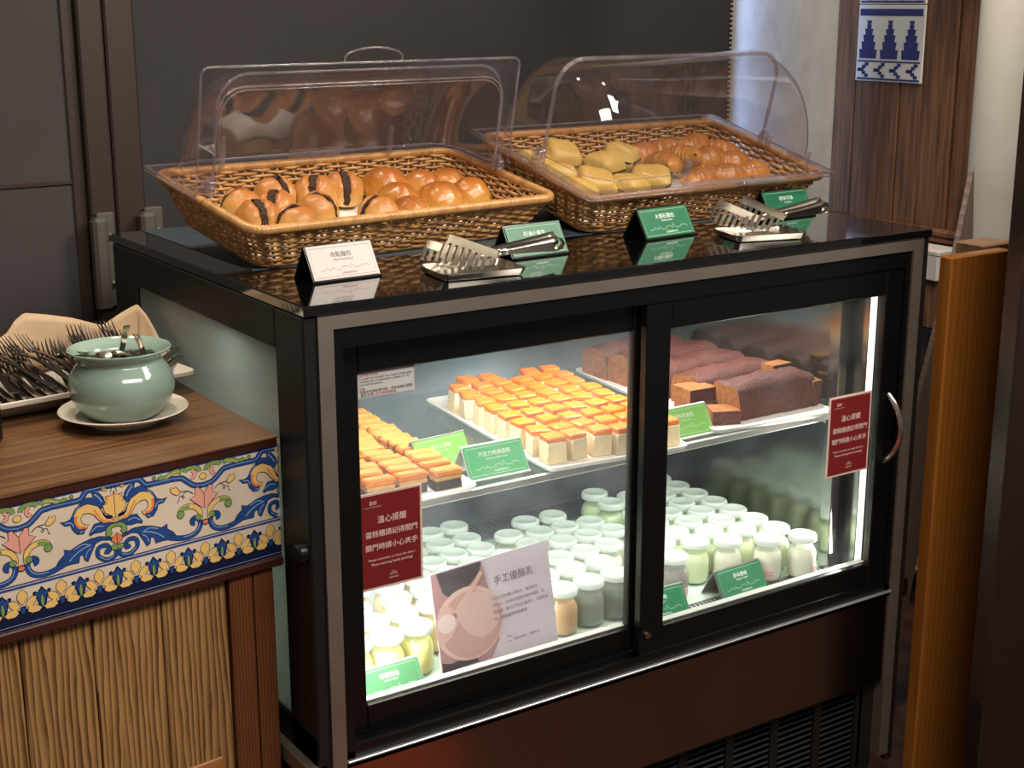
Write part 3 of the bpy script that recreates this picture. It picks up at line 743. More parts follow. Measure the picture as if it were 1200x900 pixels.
# spoons (handles down in the pot, bowls showing)
SPOONM = CHROME
def spoon_mb(L=.14):
    m = MB()
    def f(u, v):
        y = -L*.55 + v*L
        t = v
        if t < .7: wd = .0035 + .0022*abs(1-t/.7)
        else:
            q = (t-.7)/.3; wd = .0035 + .0115*math.sin(math.pi*min(1,q*.97))**.6
        xx = (u-.5)*2*wd
        z = 0.0 if t < .7 else -.006*math.sin(math.pi*(t-.7)/.3)*(1-(2*u-1)**2)
        return (xx, y, z)
    m.grid(f, 6, 22)
    top = MB(); top.v = [(x,y,z+.0014) for x,y,z in m.v]; top.f = [tuple(reversed(f)) for f in m.f]
    return m.join(top)
spm = None
for k, (dx, dy, dz, tx, ty, rz, lab) in enumerate([(.014,.036,.094,-66,0,14,'steel spoon standing upright, handle up, against the back of the pot'),(.046,.020,.092,-50,10,-50,'steel spoon with its handle leaning right in the pot'),
        (-.016,.012,.101,6,12,70,'steel spoon lying flat across the pot, left one'),(.008,.004,.103,4,-14,100,'steel spoon lying across the middle inside the pot'),(-.026,.026,.103,6,10,40,'steel spoon at the back left inside the pot'),(.024,.016,.104,4,-8,130,'steel spoon lying at the right inside the pot')]):
    s = obj('spoon', spoon_mb(.100), SPOONM, smooth=60) if spm is None else bpy.data.objects.new('spoon', spm)
    if spm is None: spm = s.data
    else: C.objects.link(s)
    s.location = (sx+dx, sy+dy, ZC+Z0+dz); s.rotation_euler = (R(tx), R(ty), R(rz))
    tag(s, lab, 'spoon', 'spoons in the celadon pot')
# platter
pa = R(7)
pl = thing('serving_platter', 'white rectangular serving platter with forks on the wooden counter', 'platter', (-.252, .488, ZC), (0,0,pa))
def roundrect(hx, hy, r, n=5):
    out = []
    for cx, cy, a0 in ((hx-r,hy-r,0),(-hx+r,hy-r,90),(-hx+r,-hy+r,180),(hx-r,-hy+r,270)):
        for k in range(n+1):
            a = R(a0+90*k/n); out.append((cx+r*math.cos(a), cy+r*math.sin(a)))
    return out
def rimtray(levels, hx, hy, r, n=5):
    """stack of rounded rectangles: levels = (inset, z)"""
    m = MB(); loops = []
    for ins, z in levels:
        rr = max(.002, r-ins); lp = roundrect(hx-ins, hy-ins, rr, n); b = len(m.v)
        m.v += [(x,y,z) for x,y in lp]; loops.append((b, len(lp)))
    for (b0, L), (b1, _) in zip(loops, loops[1:]):
        for k in range(L): m.f.append((b0+k, b0+(k+1)%L, b1+(k+1)%L, b1+k))
    m.f.append(tuple(range(loops[0][0]+loops[0][1]-1, loops[0][0]-1, -1)))
    m.f.append(tuple(range(loops[-1][0], loops[-1][0]+loops[-1][1])))
    return m
obj('plate', rimtray([(.055,0),(.050,.003),(.014,.026),(.001,.029),(0,.031),(0,.036),(.002,.0375),(.010,.035),(.056,.009),(.068,.0075)], .187, .12, .012, 3), SAUCERM, pl)
# forks: tines at the back, handle ends towards the front
FORKM = M_('fork_steel', rgb(112,106,102), .24, 1.0)
def fork_mb(L=.178):
    m = MB()
    def f(u, v):
        y = v*(L-.045)
        wd = .0042 + .0040*max(0, 1-v*3) + (.0085*max(0,(v-.86)/.14)**1.5)
        z = .012*math.sin(v*math.pi*.9)**1 * v
        return ((u-.5)*2*wd, y, z+(.0012 if False else 0))
    m.grid(f, 2, 12)
    t = MB(); t.v = [(x,y,z+.0022) for x,y,z in m.v]; t.f = [tuple(reversed(q)) for q in m.f]
    n0 = len(m.v); m.join(t)
    W = 3
    for j in range(12):
        for i in (0, 2):
            a, b = j*W+i, (j+1)*W+i
            m.f.append((a, b, n0+b, n0+a))
    m.f.append((0,1,2,n0+2,n0+1,n0))
    for k in range(4):
        x = -.0115+k*.00767
        pts = [(x*.95, L-.047+q*.047, .004 + .016*q**1.6) for q in (0,.3,.6,.85,1)]
        m.tube(pts, [.0019,.0018,.0016,.0012,.0006], 4)
    m.box(-.0125,.0125,L-.050,L-.040,.0035,.006,.0008)
    return m
fk = None
Mp = Matrix.Translation((-.252, .488, pl.location.z)) @ Matrix.Rotation(pa, 4, 'Z')
nf = 0
for layer in range(3):
    for i in range(14):
        x = -.118 + i*.0195 + layer*.007 + random.uniform(-.002,.002)
        if layer == 2 and i % 3 == 1: continue
        if fk is None:
            o = obj('fork', fork_mb(), FORKM, smooth=50); fk = o.data
        else:
            o = bpy.data.objects.new('fork', fk); C.objects.link(o)
        M = Mp @ Matrix.Translation((x, -.100+layer*.005+random.uniform(-.004,.004), .026+layer*.008)) @ Matrix.Rotation(R(random.uniform(-6,6) + (18 if layer == 2 and 2 < i < 7 else 0)), 4, 'Z') @ Matrix.Rotation(R(5+layer*3), 4, 'X') @ Matrix.Rotation(R(16+random.uniform(-12,12)), 4, 'Y')
        o.matrix_world = M
        tag(o, 'steel fork, %s from the left in the %s layer on the platter' % (ORD[i], ('bottom','middle','top')[layer]), 'fork', 'forks on the white platter')
# knives handles at the right of the cloth
for k in range(2):
    o = obj('butter_knife', MB().tube([(0,-.05,0),(0,-.02,0),(0,.03,.002),(0,.06,.003)], [.008,.010,.007,.006], 8, squash=.45), CHROME, smooth=60)
    o.matrix_world = Mp @ Matrix.Translation((.150+.010*k, -.075+.010*k, .040+.010*k)) @ Matrix.Rotation(R(-58+10*k), 4, 'Z')
    tag(o, ('lower','upper')[k]+' steel knife handle sticking out right of the celadon pot on the platter', 'knife', 'knife handles on the platter')
# napkin draped over the back of the forks
NAP = M_('beige_cotton', rgb(206,178,144), .85, var=rgb(196,166,132), vscale=40, bmp=(.2,.0005))
def nap(u, v):
    ridge = [(-.186,.095,.050),(-.096,.112,.070),(-.035,.114,.088),(-.016,.114,.109),(.003,.114,.119),(.038,.114,.112),(.082,.114,.101),(.136,.114,.080),(.173,.112,.096),(.203,.106,.109),(.207,.086,.092),(.203,.050,.070),(.197,.010,.052),(.194,-.03,.044)]
    t = u*(len(ridge)-1); i = min(int(t), len(ridge)-2); f = t-i
    rx, ry, rz = [ridge[i][k]*(1-f)+ridge[i+1][k]*f for k in range(3)]
    if v < .5:   # inner side, down behind the tines
        q = v/.5; x = rx - (.02*(1-q) if u > .7 else 0); y = ry - (1-q)*.030; b0 = .026 if u < .7 else .039; z = b0 + (rz-b0)*q**1.1
    else:
        q = (v-.5)/.5; y = ry + .012*math.sin(q*math.pi*.5) + q*.014; x = rx; z = rz + .004*math.sin(q*math.pi) - q*(rz-.040)*.7
    y += .004*math.sin(u*19+v*3)
    return (x, y, z)
nk = obj('napkin', MB().grid(nap, 54, 14), NAP, smooth=180)
nk.matrix_world = Mp
so = nk.modifiers.new('cloth', 'SOLIDIFY'); so.thickness = .003
tag(nk, 'beige cloth napkin draped along the back of the fork platter', 'napkin')
bb = obj('black_caddy', MB().box(-.50, -.392, .285, .35, ZC, ZC+.112, .004), M_('black_plastic', rgb(20,20,22), .3), w=True)
tag(bb, 'black box standing at the left end of the counter in front of the platter', 'box')
wb = obj('wood_riser', MB().prism([(-.30,.70),(-.085,.70),(-.062,.76),(-.30,.80)], ZC, ZC+.022), TOPW, w=True, smooth=0)
tag(wb, 'low brown wooden riser behind the napkin on the counter', 'riser')
# ================================================================== BASKETS
WICK = wood('honey_wicker', rgb(206,158,98), rgb(150,104,56), (3,3,3), 9, .38, 4, coat=.25, wave=False, lo=.3, hi=.7)
WICKRIM = wood('honey_wicker_rim', rgb(200,150,88), rgb(160,112,60), (3,3,3), 9, .36, 4, coat=.25, wave=False, lo=.3, hi=.7)
def rr_path(hx, hy, r, n):
    """n points evenly along a rounded rectangle, with outward normals"""
    L1, L2, La = 2*(hx-r), 2*(hy-r), math.pi*r/2
    per = 2*L1+2*L2+4*La; out = []
    for k in range(n):
        s = per*k/n
        segs = [('l',L1,(-hx+r,-hy),(1,0),(0,-1)),('a',La,(hx-r,-hy+r),-90),('l',L2,(hx,-hy+r),(0,1),(1,0)),('a',La,(hx-r,hy-r),0),
                ('l',L1,(hx-r,hy),(-1,0),(0,1)),('a',La,(-hx+r,hy-r),90),('l',L2,(-hx,hy-r),(0,-1),(-1,0)),('a',La,(-hx+r,-hy+r),180)]
        for sg in segs:
            if s <= sg[1] or sg is segs[-1]:
                if sg[0] == 'l': out.append((sg[2][0]+sg[3][0]*s, sg[2][1]+sg[3][1]*s, sg[4][0], sg[4][1]))
                else:
                    a = R(sg[3]) + (s/sg[1])*math.pi/2
                    out.append((sg[2][0]+r*math.cos(a), sg[2][1]+r*math.sin(a), math.cos(a), math.sin(a)))
                break
            s -= sg[1]
    return out
def basket(name, label, x0, y0, yaw, tilt, W, D, ins, h, braid):
    rot = (tilt, 0, yaw)
    Mr = Matrix.Rotation(yaw, 4, 'Z') @ Matrix.Rotation(tilt, 4, 'X')
    org = Vector((x0, y0, ZS+.003)) + (Mr @ Vector((W/2, D/2, 0)))
    t = thing(name, label, 'basket', org, rot)
    S = 56; NP = S*6; rows = 14
    m = MB()
    def ext(z): q = z/h; return W/2+ins*q, D/2+ins*q
    for rI in range(rows):
        z = .006 + (h-.012)*rI/(rows-1)
        hx, hy = ext(z)
        pts = []
        for k, (x, y, nx, ny) in enumerate(rr_path(hx, hy, .028, NP)):
            o = .0042*math.cos(math.pi*(k/6) + math.pi*rI)
            pts.append((x+nx*o, y+ny*o, z+.0007*math.sin(k*.7+rI*2)))
        m.tube(pts, .0029, 6, closed=True)
    obj('weave', m, WICK, t, smooth=180, kind='stuff')
    m = MB()
    hx0, hy0 = ext(0); hx1, hy1 = ext(h)
    for (a, b) in zip(rr_path(hx0, hy0, .028, S), rr_path(hx1, hy1, .028, S)):
        m.tube([(a[0],a[1],0.001),(b[0],b[1],h)], .0026, 5)
    obj('stakes', m, WICK, t, smooth=180, kind='stuff')
    def wrapped(hx, hy, z, r, nw, amp):
        n = nw*3; pts = []; rad = []
        for k, (x, y, nx, ny) in enumerate(rr_path(hx, hy, .030, n)):
            pts.append((x, y, z)); rad.append(r+(amp if k % 3 == 0 else -amp*.4))
        return MB().tube(pts, rad, 8, closed=True)
    obj('rim', wrapped(hx1+.001, hy1+.001, h, .0082, 300, .0007), WICKRIM, t, smooth=180)
    obj('bottom_ring', wrapped(hx0+.002, hy0+.002, .004, .0045, 220, .0005), WICKRIM, t, smooth=180)
    if braid:
        m = MB()
        for ph in (0, math.pi*2/3, math.pi*4/3):
            pts = []
            for k in range(140):
                s = k/139; a = s*46+ph
                pts.append((hx1+.004+.007*math.cos(a), -hy1+.02+(2*hy1-.04)*s, h-.005+.007*math.sin(a)))
            m.tube(pts, .0034, 5)
        obj('braided_edge', m, WICKRIM, t, smooth=180)
    bs = MB()
    for k in range(26):
        y = -D/2+.004+(D-.008)*(k+.5)/26
        bs.tube([(-W/2+.002,y,.004),(W/2-.002,y,.004)], .0045, 5, squash=.5)
    obj('base', bs, WICK, t, smooth=180)
    return t, org, Mr
B1 = (0.024, 0.294, 0.109, 0.188, 0.540, 0.244, 0.038, 0.076)
B2 = (0.662, 0.296, 0.059, 0.262, 0.546, 0.266, 0.035, 0.08)
bk1, o1, M1 = basket('bread_basket', 'honey wicker basket of round buns with its clear cover rolled open', *B1[:2], B1[2], B1[3], *B1[4:], True)
bk2, o2, M2 = basket('bread_basket', 'honey wicker basket of pastries under a closed clear cover', *B2[:2], B2[2], B2[3], *B2[4:], False)
BLK = M_('black_acrylic', rgb(16,16,17), .2)
for (o_, M_r, b, lab) in ((o1, M1, B1, 'left'), (o2, M2, B2, 'right')):
    p = M_r @ Vector((0, b[5]/2-.03, 0)) + o_
    zt = p.z - .006
    r = obj('basket_riser', MB().box(-.16,.16,-.02,.02,0,zt-ZS-.0014,.002), BLK)
    r.location = (p.x, p.y, Z0+ZS+.0013); r.rotation_euler = (0,0,b[2])
    tag(r, 'black block propping up the back of the %s wicker basket' % lab, 'riser')

# ------------------------------------------------------------------ clear roll-top covers
ACR = clear('clear_acrylic', (.95,.935,.95,1), 1.85, .015, haze=.02, hazecol=(.85,.8,.85,1))
ACRE = clear('acrylic_edge', (.82,.78,.81,1), 1.75, .06, haze=.24, hazecol=(.8,.75,.78,1))
def cover(name, label, org, Mr, rot, W, D, ins, h, opened):
    p = Mr @ Vector((0, 0, h+.0105)) + org
    t = thing(name, label, 'food cover', p, rot)
    HX, HY = W/2+ins+.0125, D/2+ins+.0125        # flange half sizes
    L = HX-.030; RY = HY-.022; RZ = .182; rf = .055; zp = .010
    prof_ = [(-L, 0.0), (-L, .35), (-L, 1-rf/.17)]
    for k in range(1, 6):
        a = R(90*k/5); prof_.append((-L+rf*(1-math.cos(a)), 1-rf/.17*(1-math.sin(a))))
    prof_ += [(-L*.3,1),(L*.3,1)]
    prof_ += [(-x, r) for x, r in reversed(prof_[:8])]
    def shell(a0, a1, k=1.0, n=20):
        m = MB(); b = 0
        for i in range(n+1):
            a = R(a0+(a1-a0)*i/n)
            for x, r in prof_:
                m.v.append((x*(1 if k == 1 else .985), r*RY*k*math.cos(a), zp+r*RZ*k*math.sin(a)))
        w_ = len(prof_)
        for i in range(n):
            for j in range(w_-1):
                m.f.append((i*w_+j, i*w_+j+1, (i+1)*w_+j+1, (i+1)*w_+j))
        return m
    def edge(a, k=1.0, r=.0024):
        a = R(a)
        return MB().tube([(x*(1 if k == 1 else .985), q*RY*k*math.cos(a), zp+q*RZ*k*math.sin(a)) for x, q in prof_], r, 6)
    obj('rear_dome', shell(0, 90), ACR, t, smooth=180)
    def flange(y0, y1):
        m = MB()
        lo, hi = min(y0,y1), max(y0,y1)
        m.box(-HX, -L, lo, hi, -.0012, .0012); m.box(L, HX, lo, hi, -.0012, .0012)
        yy = HY if hi > 0 and lo >= 0 else -HY
        if yy > 0: m.box(-L, L, RY, HY, -.0012, .0012)
        else: m.box(-L, L, -HY, -RY, -.0012, .0012)
        return m
    obj('rear_flange', flange(0.001, HY), ACR, t, smooth=0)
    fe = MB().tube([(-HX,0,0),(-HX,HY,0),(HX,HY,0),(HX,0,0)], .0020, 6)
    fe.tube([(-HX,0,-.006),(-HX,HY,-.006)], .0016, 5); fe.tube([(HX,0,-.006),(HX,HY,-.006)], .0016, 5)
    obj('flange_edge', fe, ACRE, t, smooth=180)
    obj('dome_edge', edge(90).join(edge(0,1,.0012)), ACRE, t, smooth=180)
    for s in (-1, 1):
        pv = MB().lathe([(.0001,0),(.012,0),(.012,.006),(.009,.010),(.0001,.010)], 14).xf(Matrix.Translation((s*(L+.002),0,zp+.006)) @ Matrix.Rotation(R(90*s),4,'Y'))
        pv.box(s*(L+.002), s*(L+.014), -.016, -.006, -.001, .018, .002).box(s*(L+.002), s*(L+.014), .006, .016, -.001, .018, .002)
        obj('hinge', pv, ACRE, t, smooth=40)
    if opened:
        obj('front_dome', shell(3, 90, .965), ACR, t, smooth=180)
        # its flange, swung up: a flat upright frame round the opening
        TOP = .205
        fr_ = MB()
        inner = [(-L, .004)] + [(-L, RZ*.70)] + [(-L+.045*(1-math.cos(R(a))), RZ*.70+.045*math.sin(R(a))) for a in (22,45,68,90)]
        inner = inner + [(-x, z) for x, z in reversed(inner)]
        outer = [(-HX, .004), (-HX, TOP*.5), (-HX, TOP-.012), (-HX+.004, TOP-.004), (-HX+.012, TOP), (-L+.045, TOP)]
        outer = outer + [(-x, z) for x, z in reversed(outer)]
        n = len(inner)
        for y in (-.0012, .0012):
            for x, z in inner: fr_.v.append((x, y-.004, z))
            for x, z in outer: fr_.v.append((x, y-.004, z))
        for i in range(n-1):
            fr_.f.append((i, i+1, n+i+1, n+i)); fr_.f.append((2*n+i, 3*n+i, 3*n+i+1, 2*n+i+1))
        obj('front_flange', fr_, ACR, t, smooth=0)
        obj('front_flange_edge', MB().tube([(x,-.004,z) for x,z in outer], .0022, 6).tube([(x,-.004,z) for x,z in inner], .0016, 6).tube([(x*.985,-.006,z-.005) for x,z in inner], .0011, 6), ACRE, t, smooth=180)
        hd = [(-.058,-.004,TOP),(-.058,-.004,TOP+.010),(-.05,-.004,TOP+.017),(-.025,-.004,TOP+.023),(0,-.004,TOP+.025),(.025,-.004,TOP+.023),(.05,-.004,TOP+.017),(.058,-.004,TOP+.010),(.058,-.004,TOP)]
        obj('lift_handle', MB().add([(x,-.004,z) for x,_,z in hd], [tuple(range(len(hd)))]), ACR, t, smooth=0)
        obj('lift_handle_edge', MB().tube(hd, .0018, 6), ACRE, t, smooth=180)
        # clip ribs on the back flange
        for x in (-.19, .16):
            obj('clip', MB().box(x-.004,x+.004,RY-.006,RY+.002,-.004,.05,.001), ACRE, t)
        obj('lift_handle', MB().box(-.055,.055,RY+.001,RY+.004,.0,.016,.001), ACRE, t)
    else:
        obj('front_dome', shell(90, 177, .985), ACR, t, smooth=180)
        obj('front_flange', flange(-HY, -.001), ACR, t, smooth=0)
        fe = MB().tube([(-HX,0,0),(-HX,-HY,0),(HX,-HY,0),(HX,0,0)], .0022, 6)
        fe.tube([(-HX,0,-.007),(-HX,-HY,-.007),(HX,-HY,-.007),(HX,0,-.007)], .0017, 6)
        obj('front_flange_edge', fe, ACRE, t, smooth=180)
        obj('dome_edge', edge(90,.985).join(edge(178,.985,.0014)), ACRE, t, smooth=180)
        obj('lift_handle', MB().box(.05,.17,-HY-.012,-HY+.002,-.003,.004,.002), ACRE, t)
        for x in (-.08, .245):
            obj('clip', MB().box(x-.0035,x+.0035,-HY+.010,-HY+.016,.0,.045,.001), ACRE, t)
    return t
cover('roll_top_cover', 'clear roll-top cover rolled open above the basket of buns', o1, M1, (B1[3],0,B1[2]), *B1[4:], True)
cover('roll_top_cover', 'clear domed roll-top cover closed over the basket of pastries', o2, M2, (B2[3],0,B2[2]), *B2[4:], False)

# ------------------------------------------------------------------ breads
def ico(sub=4):
    import bmesh
    b = bmesh.new(); bmesh.ops.create_icosphere(b, subdivisions=sub, radius=1)
    m = MB(); m.v = [tuple(v.co) for v in b.verts]; m.f = [tuple(v.index for v in f.verts) for f in b.faces]
    b.free(); return m
ICO = ico(5 if False else 4); ICO3 = ico(3)
BUNM = zgrad('glazed_bun_crust', [(.0,rgb(230,196,130)),(.22,rgb(214,164,84)),(.5,rgb(196,130,52)),(.9,rgb(166,94,34))], .3, 26, .16, .9, coat=.55, bdist=.008)
BUNM2 = zgrad('floss_bun_crust', [(.0,rgb(238,214,162)),(.28,rgb(222,178,108)),(.55,rgb(202,144,74)),(.95,rgb(176,108,50))], .42, 22, .16, .7, coat=.12, bdist=.006)
FILL = M_('dark_floss_filling', rgb(70,42,22), .8, var=rgb(36,22,14), vscale=120, bmp=(1.0,.004))
CRUMBW = M_('bun_side_crumb', rgb(236,212,160), .7)
def bun_mb(seed, rx=.039, rz=.037, wr=.07):
    m = MB(); m.f = list(ICO.f)
    for x, y, z in ICO.v:
        p = Vector((x, y, z)); nn = mnoise.fractal(p*1.3+Vector((seed*7.1,0,0)), 1.0, 2.0, 3)
        wn = mnoise.noise(p*5.0+Vector((seed*3.3,1,4)))
        k = 1 + .08*nn + wr*.6*max(0, wn)*max(0, z+.2)
        zz = z*rz*k
        if z < -.3: zz = -rz*.3 + (zz+rz*.3)*.35
        q = 1.0 if z > -.3 else 1.0-.15*(-z-.3)
        m.v.append((x*rx*k*q, y*rx*.97*k*q, zz+rz*.55))
    return m
def stuffed_mb(seed, rx=.039, rz=.039):
    m = MB(); m.f = list(ICO.f)
    for x, y, z in ICO.v:
        p = Vector((x, y, z)); nn = mnoise.fractal(p*1.2+Vector((seed*5.1,2,0)), 1.0, 2.0, 3)
        k = 1 + .06*nn
        g = math.exp(-(x/.13)**2)
        k2 = k*(1-.20*g*(max(0, z+.55)**.5)) + .05*mnoise.noise(p*3.1+Vector((seed,5,1)))
        xx = x*rx*k + (.0045 if x > 0 else -.0045)*max(0, z+.2)*(1-abs(x))
        zz = z*rz*k2
        if z < -.3: zz = -rz*.3+(zz+rz*.3)*.35
        m.v.append((xx, y*rx*.93*k2, zz+rz*.55))
    f = MB(); n = 28
    for s in (-1, 1):
        for kk in range(n):
            a = 2*math.pi*kk/n
            r = .945+.03*math.sin(kk*4.1+seed)+.02*math.sin(kk*7.7)
            zz = max(math.sin(a)*rz*r, -rz*.45)
            f.v.append((s*(.0056+.0022*math.sin(kk*3.1+s)), math.cos(a)*rx*.93*r, zz+rz*.55))
    f.f = [tuple(range(n-1,-1,-1)), tuple(range(n,2*n))]+[(k,(k+1)%n,n+(k+1)%n,n+k) for k in range(n)]
    return m, f
def in_basket(B, o_, Mr, u, wv, z):
    return Mr @ Vector((u-B[4]/2, wv-B[5]/2, z)) + o_
stuffed = [((.061,.198),70,0,'leftmost, against the left end of the basket'),((.160,.250),12,1,'with a dark seaweed tip, at the back of the left heap'),((.238,.236),-38,0,'second from the back in the left heap, with a slanting seam'),
           ((.300,.246),-18,2,'with a pale side, rightmost of the filled buns at the back'),((.124,.172),-42,1,'in the middle of the left heap'),((.180,.132),42,2,'with a smooth round front and slanting cut, right front of the left heap'),
           ((.060,.128),-8,0,'with an upright dark seam, left front of the heap'),((.104,.078),80,1,'half hidden behind the front rim below the left heap'),((.275,.075),88,2,'lying low on the white paper behind the front rim')]
plain = [((.395,.235),0,1.12,'largest, at the back left of the plain buns'),((.368,.150),1,1.05,'in the middle left of the plain buns'),((.468,.214),2,1.02,'second from the left in the back row of plain buns'),
         ((.536,.222),0,.95,'at the back right corner of the plain buns'),((.452,.122),1,1.05,'front centre of the plain buns'),((.532,.130),2,1.05,'rightmost, front right of the plain buns'),((.352,.066),0,.98,'low behind the front rim, front left of the plain buns')]
sm = [stuffed_mb(i) for i in range(3)]; sme = [None]*3
for k, ((u, wv), ang, v, lab) in enumerate(stuffed):
    p = in_basket(B1, o1, M1, u*.98, wv*.89-.002, .0145)
    t = thing('stuffed_bun', 'filled bun, '+lab, 'bun', p, (B1[3]+R(random.uniform(-4,6)), R(random.uniform(-6,6)), B1[2]+R(ang)), 'filled buns in the open basket')
    if sme[v] is None:
        a = obj('bun', sm[v][0], BUNM2, t, smooth=180); b = obj('filling', sm[v][1], FILL, t, smooth=0); sme[v] = (a.data, b.data)
    else:
        for nm, dt in zip(('bun','filling'), sme[v]):
            c = bpy.data.objects.new(nm, dt); C.objects.link(c); c.parent = t
    if k == 1:
        sw = MB()
        for q in range(5): sw.obox((.002*q-.004,-.014+.003*q,.046),(1,0,0),(0,1,0),(.1*(q-2),.1,1),-.0005,.0005,-.004,.004,0,.010+.003*(q%3))
        obj('seaweed', sw, M_('dark_seaweed', rgb(24,26,18), .6), t, smooth=0)
pm = [None]*3
for k, ((u, wv), v, sc, lab) in enumerate(plain):
    p = in_basket(B1, o1, M1, u*.96, wv*.89-.002, .0145)
    if pm[v] is None:
        o = obj('plain_bun', bun_mb(v+3), BUNM, smooth=180); pm[v] = o.data
    else:
        o = bpy.data.objects.new('plain_bun', pm[v]); C.objects.link(o)
    o.location = p + Vector((0,0,Z0)); o.rotation_euler = (B1[3]+R(random.uniform(-5,5)), R(random.uniform(-6,6)), R(random.uniform(0,360)) if False else B1[2]+R(37*k)); o.scale = (sc,sc,sc)
    tag(o, 'glossy plain bun, '+lab, 'bun', 'plain buns in the open basket')
def sheet(o_, Mr, rot, B, label):
    s = obj('basket_paper', MB().grid(lambda u, v: ((u-.5)*(B[4]-.02), (v-.5)*(B[5]-.02), .0095+.0012*math.sin(u*9)*math.sin(v*7)), 16, 10), M_('white_paper', rgb(232,226,214), .7))
    s.location = o_ + Vector((0,0,Z0)); s.rotation_euler = rot
    tag(s, label, 'paper')
sheet(o1, M1, (B1[3],0,B1[2]), B1, 'white paper lining the bottom of the basket of buns')
sheet(o2, M2, (B2[3],0,B2[2]), B2, 'white paper under the pastries in the covered basket')
MARB = zgrad('marble_bread_crust', [(.0,rgb(206,184,118)),(.4,rgb(212,186,112)),(.9,rgb(190,154,78))], .5, 18, .12, .3)
MARBD = M_('dark_swirl', rgb(84,62,34), .7)
def marble_mb(seed):
    m = MB(); m.f = list(ICO3.f)
    for x, y, z in ICO3.v:
        e = .55
        sg = lambda a: (1 if a > 0 else -1)*abs(a)**e
        fold = .0045*math.sin(2.2*x+seed)*(y)
        nn = mnoise.noise(Vector((x,y,z))*1.8+Vector((seed,0,0)))
        m.v.append((sg(x)*.036*(1+.1*nn), sg(y)*.031*(1+.08*nn), z*.018*(1+.25*nn)*(1.25-.5*x)+.016+fold))
    return m
CROIS = zgrad('croissant_crust', [(.0,rgb(220,176,108)),(.35,rgb(204,142,70)),(.8,rgb(170,104,44))], .38, 34, .18, .9, coat=.2, bdist=.006)
def croissant_mb(seed):
    m = MB(); n = 46; k = 18
    for i in range(n+1):
        t = i/n; a = R(-62+124*t)
        cx, cy = .052*math.sin(a), .052*(1-math.cos(a))*.8
        seg = abs(t-.5)*2
        ridge = (seg*4.6) % 1.0
        r = .0225*(1-seg**1.9)**.75 + .001 + .0030*(1-ridge)*(1-seg)
        tx, ty = math.cos(a), math.sin(a)*.8
        l = math.hypot(tx, ty); nx, ny = -ty/l, tx/l
        for q in range(k):
            b = 2*math.pi*q/k
            tw = 1+.05*mnoise.noise(Vector((t*6+seed, math.cos(b)*1.5, math.sin(b)*1.5)))
            m.v.append((cx+nx*r*math.cos(b)*1.12*tw, cy+ny*r*math.cos(b)*1.12*tw, max(r*math.sin(b)*.95*tw, -.011)+.016))
    for i in range(n):
        for q in range(k):
            m.f.append((i*k+q, i*k+(q+1)%k, (i+1)*k+(q+1)%k, (i+1)*k+q))
    m.f += [tuple(range(k)), tuple(n*k+q for q in range(k-1,-1,-1))]
    return m
marble = [((.050,.232),.0,20,'back left corner'),((.118,.236),.012,-15,'stacked at the back, second from the left'),((.175,.170),.012,10,'brightest, in the middle of the left half'),((.232,.190),.020,35,'raised tip in the centre of the basket'),
          ((.052,.160),.0,60,'left edge, middle'),((.100,.105),.004,-25,'front left with a dark layered side'),((.165,.080),.0,12,'front, second from the left'),((.240,.095),.004,-50,'pale folded one, front centre'),((.040,.085),.0,0,'front left corner')]
mm_ = [None]*2
for k, ((u, wv), z, ang, lab) in enumerate(marble):
    p = in_basket(B2, o2, M2, u, wv, .028+z)
    t = thing('marble_bread', 'yellowish folded marble bread, '+lab, 'bread', p, (B2[3]+R(random.uniform(-3,12)), R(random.uniform(-8,8)), B2[2]+R(ang)), 'marble breads in the covered basket')
    t.scale = (1.1, 1.1, 1.1)
    if mm_[k%2] is None:
        a = obj('loaf', marble_mb(k*2.3), MARB, t, smooth=180)
        b = obj('dark_layer', MB().prism([(-.0365,-.022),(-.022,-.0315),(.022,-.0318),(.037,-.022),(.037,.022),(.02,.0315),(-.02,.0315),(-.0365,.022)], .013, .0155), MARBD, t, smooth=0)
        mm_[k%2] = (a.data, b.data)
    else:
        for nm, dt in zip(('loaf','dark_layer'), mm_[k%2]):
            c = bpy.data.objects.new(nm, dt); C.objects.link(c); c.parent = t
crois = [((.322,.225),.0,10,'behind the clip at the back of the heap'),((.398,.235),.0,-20,'back row, second of the heap'),((.462,.222),.012,15,'largest, on top at the back'),((.520,.212),.0,-35,'at the back right corner'),
         ((.312,.145),.010,75,'upright one at the left of the heap'),((.372,.160),.014,100,'darkest, in the middle of the heap'),((.438,.150),.010,5,'middle of the heap, lying sideways'),((.496,.138),.0,-12,'right front'),((.345,.075),.0,20,'front left of the heap'),((.425,.080),.0,-15,'front centre of the heap'),((.505,.085),.0,10,'front right corner')]
cm = [None]*3
for k, ((u, wv), z, ang, lab) in enumerate(crois):
    p = in_basket(B2, o2, M2, u, wv, .028+z)
    if cm[k%3] is None:
        o = obj('croissant', croissant_mb(k*1.7), CROIS, smooth=180); cm[k%3] = o.data
    else:
        o = bpy.data.objects.new('croissant', cm[k%3]); C.objects.link(o)
    o.location = p + Vector((0,0,Z0)); o.rotation_euler = (B2[3]+R(random.uniform(-5,10)), R(random.uniform(-8,8)), B2[2]+R(ang)); o.scale = (1.06, 1.06, 1.15)
    tag(o, 'golden brown croissant, '+lab, 'croissant', 'croissants in the covered basket')

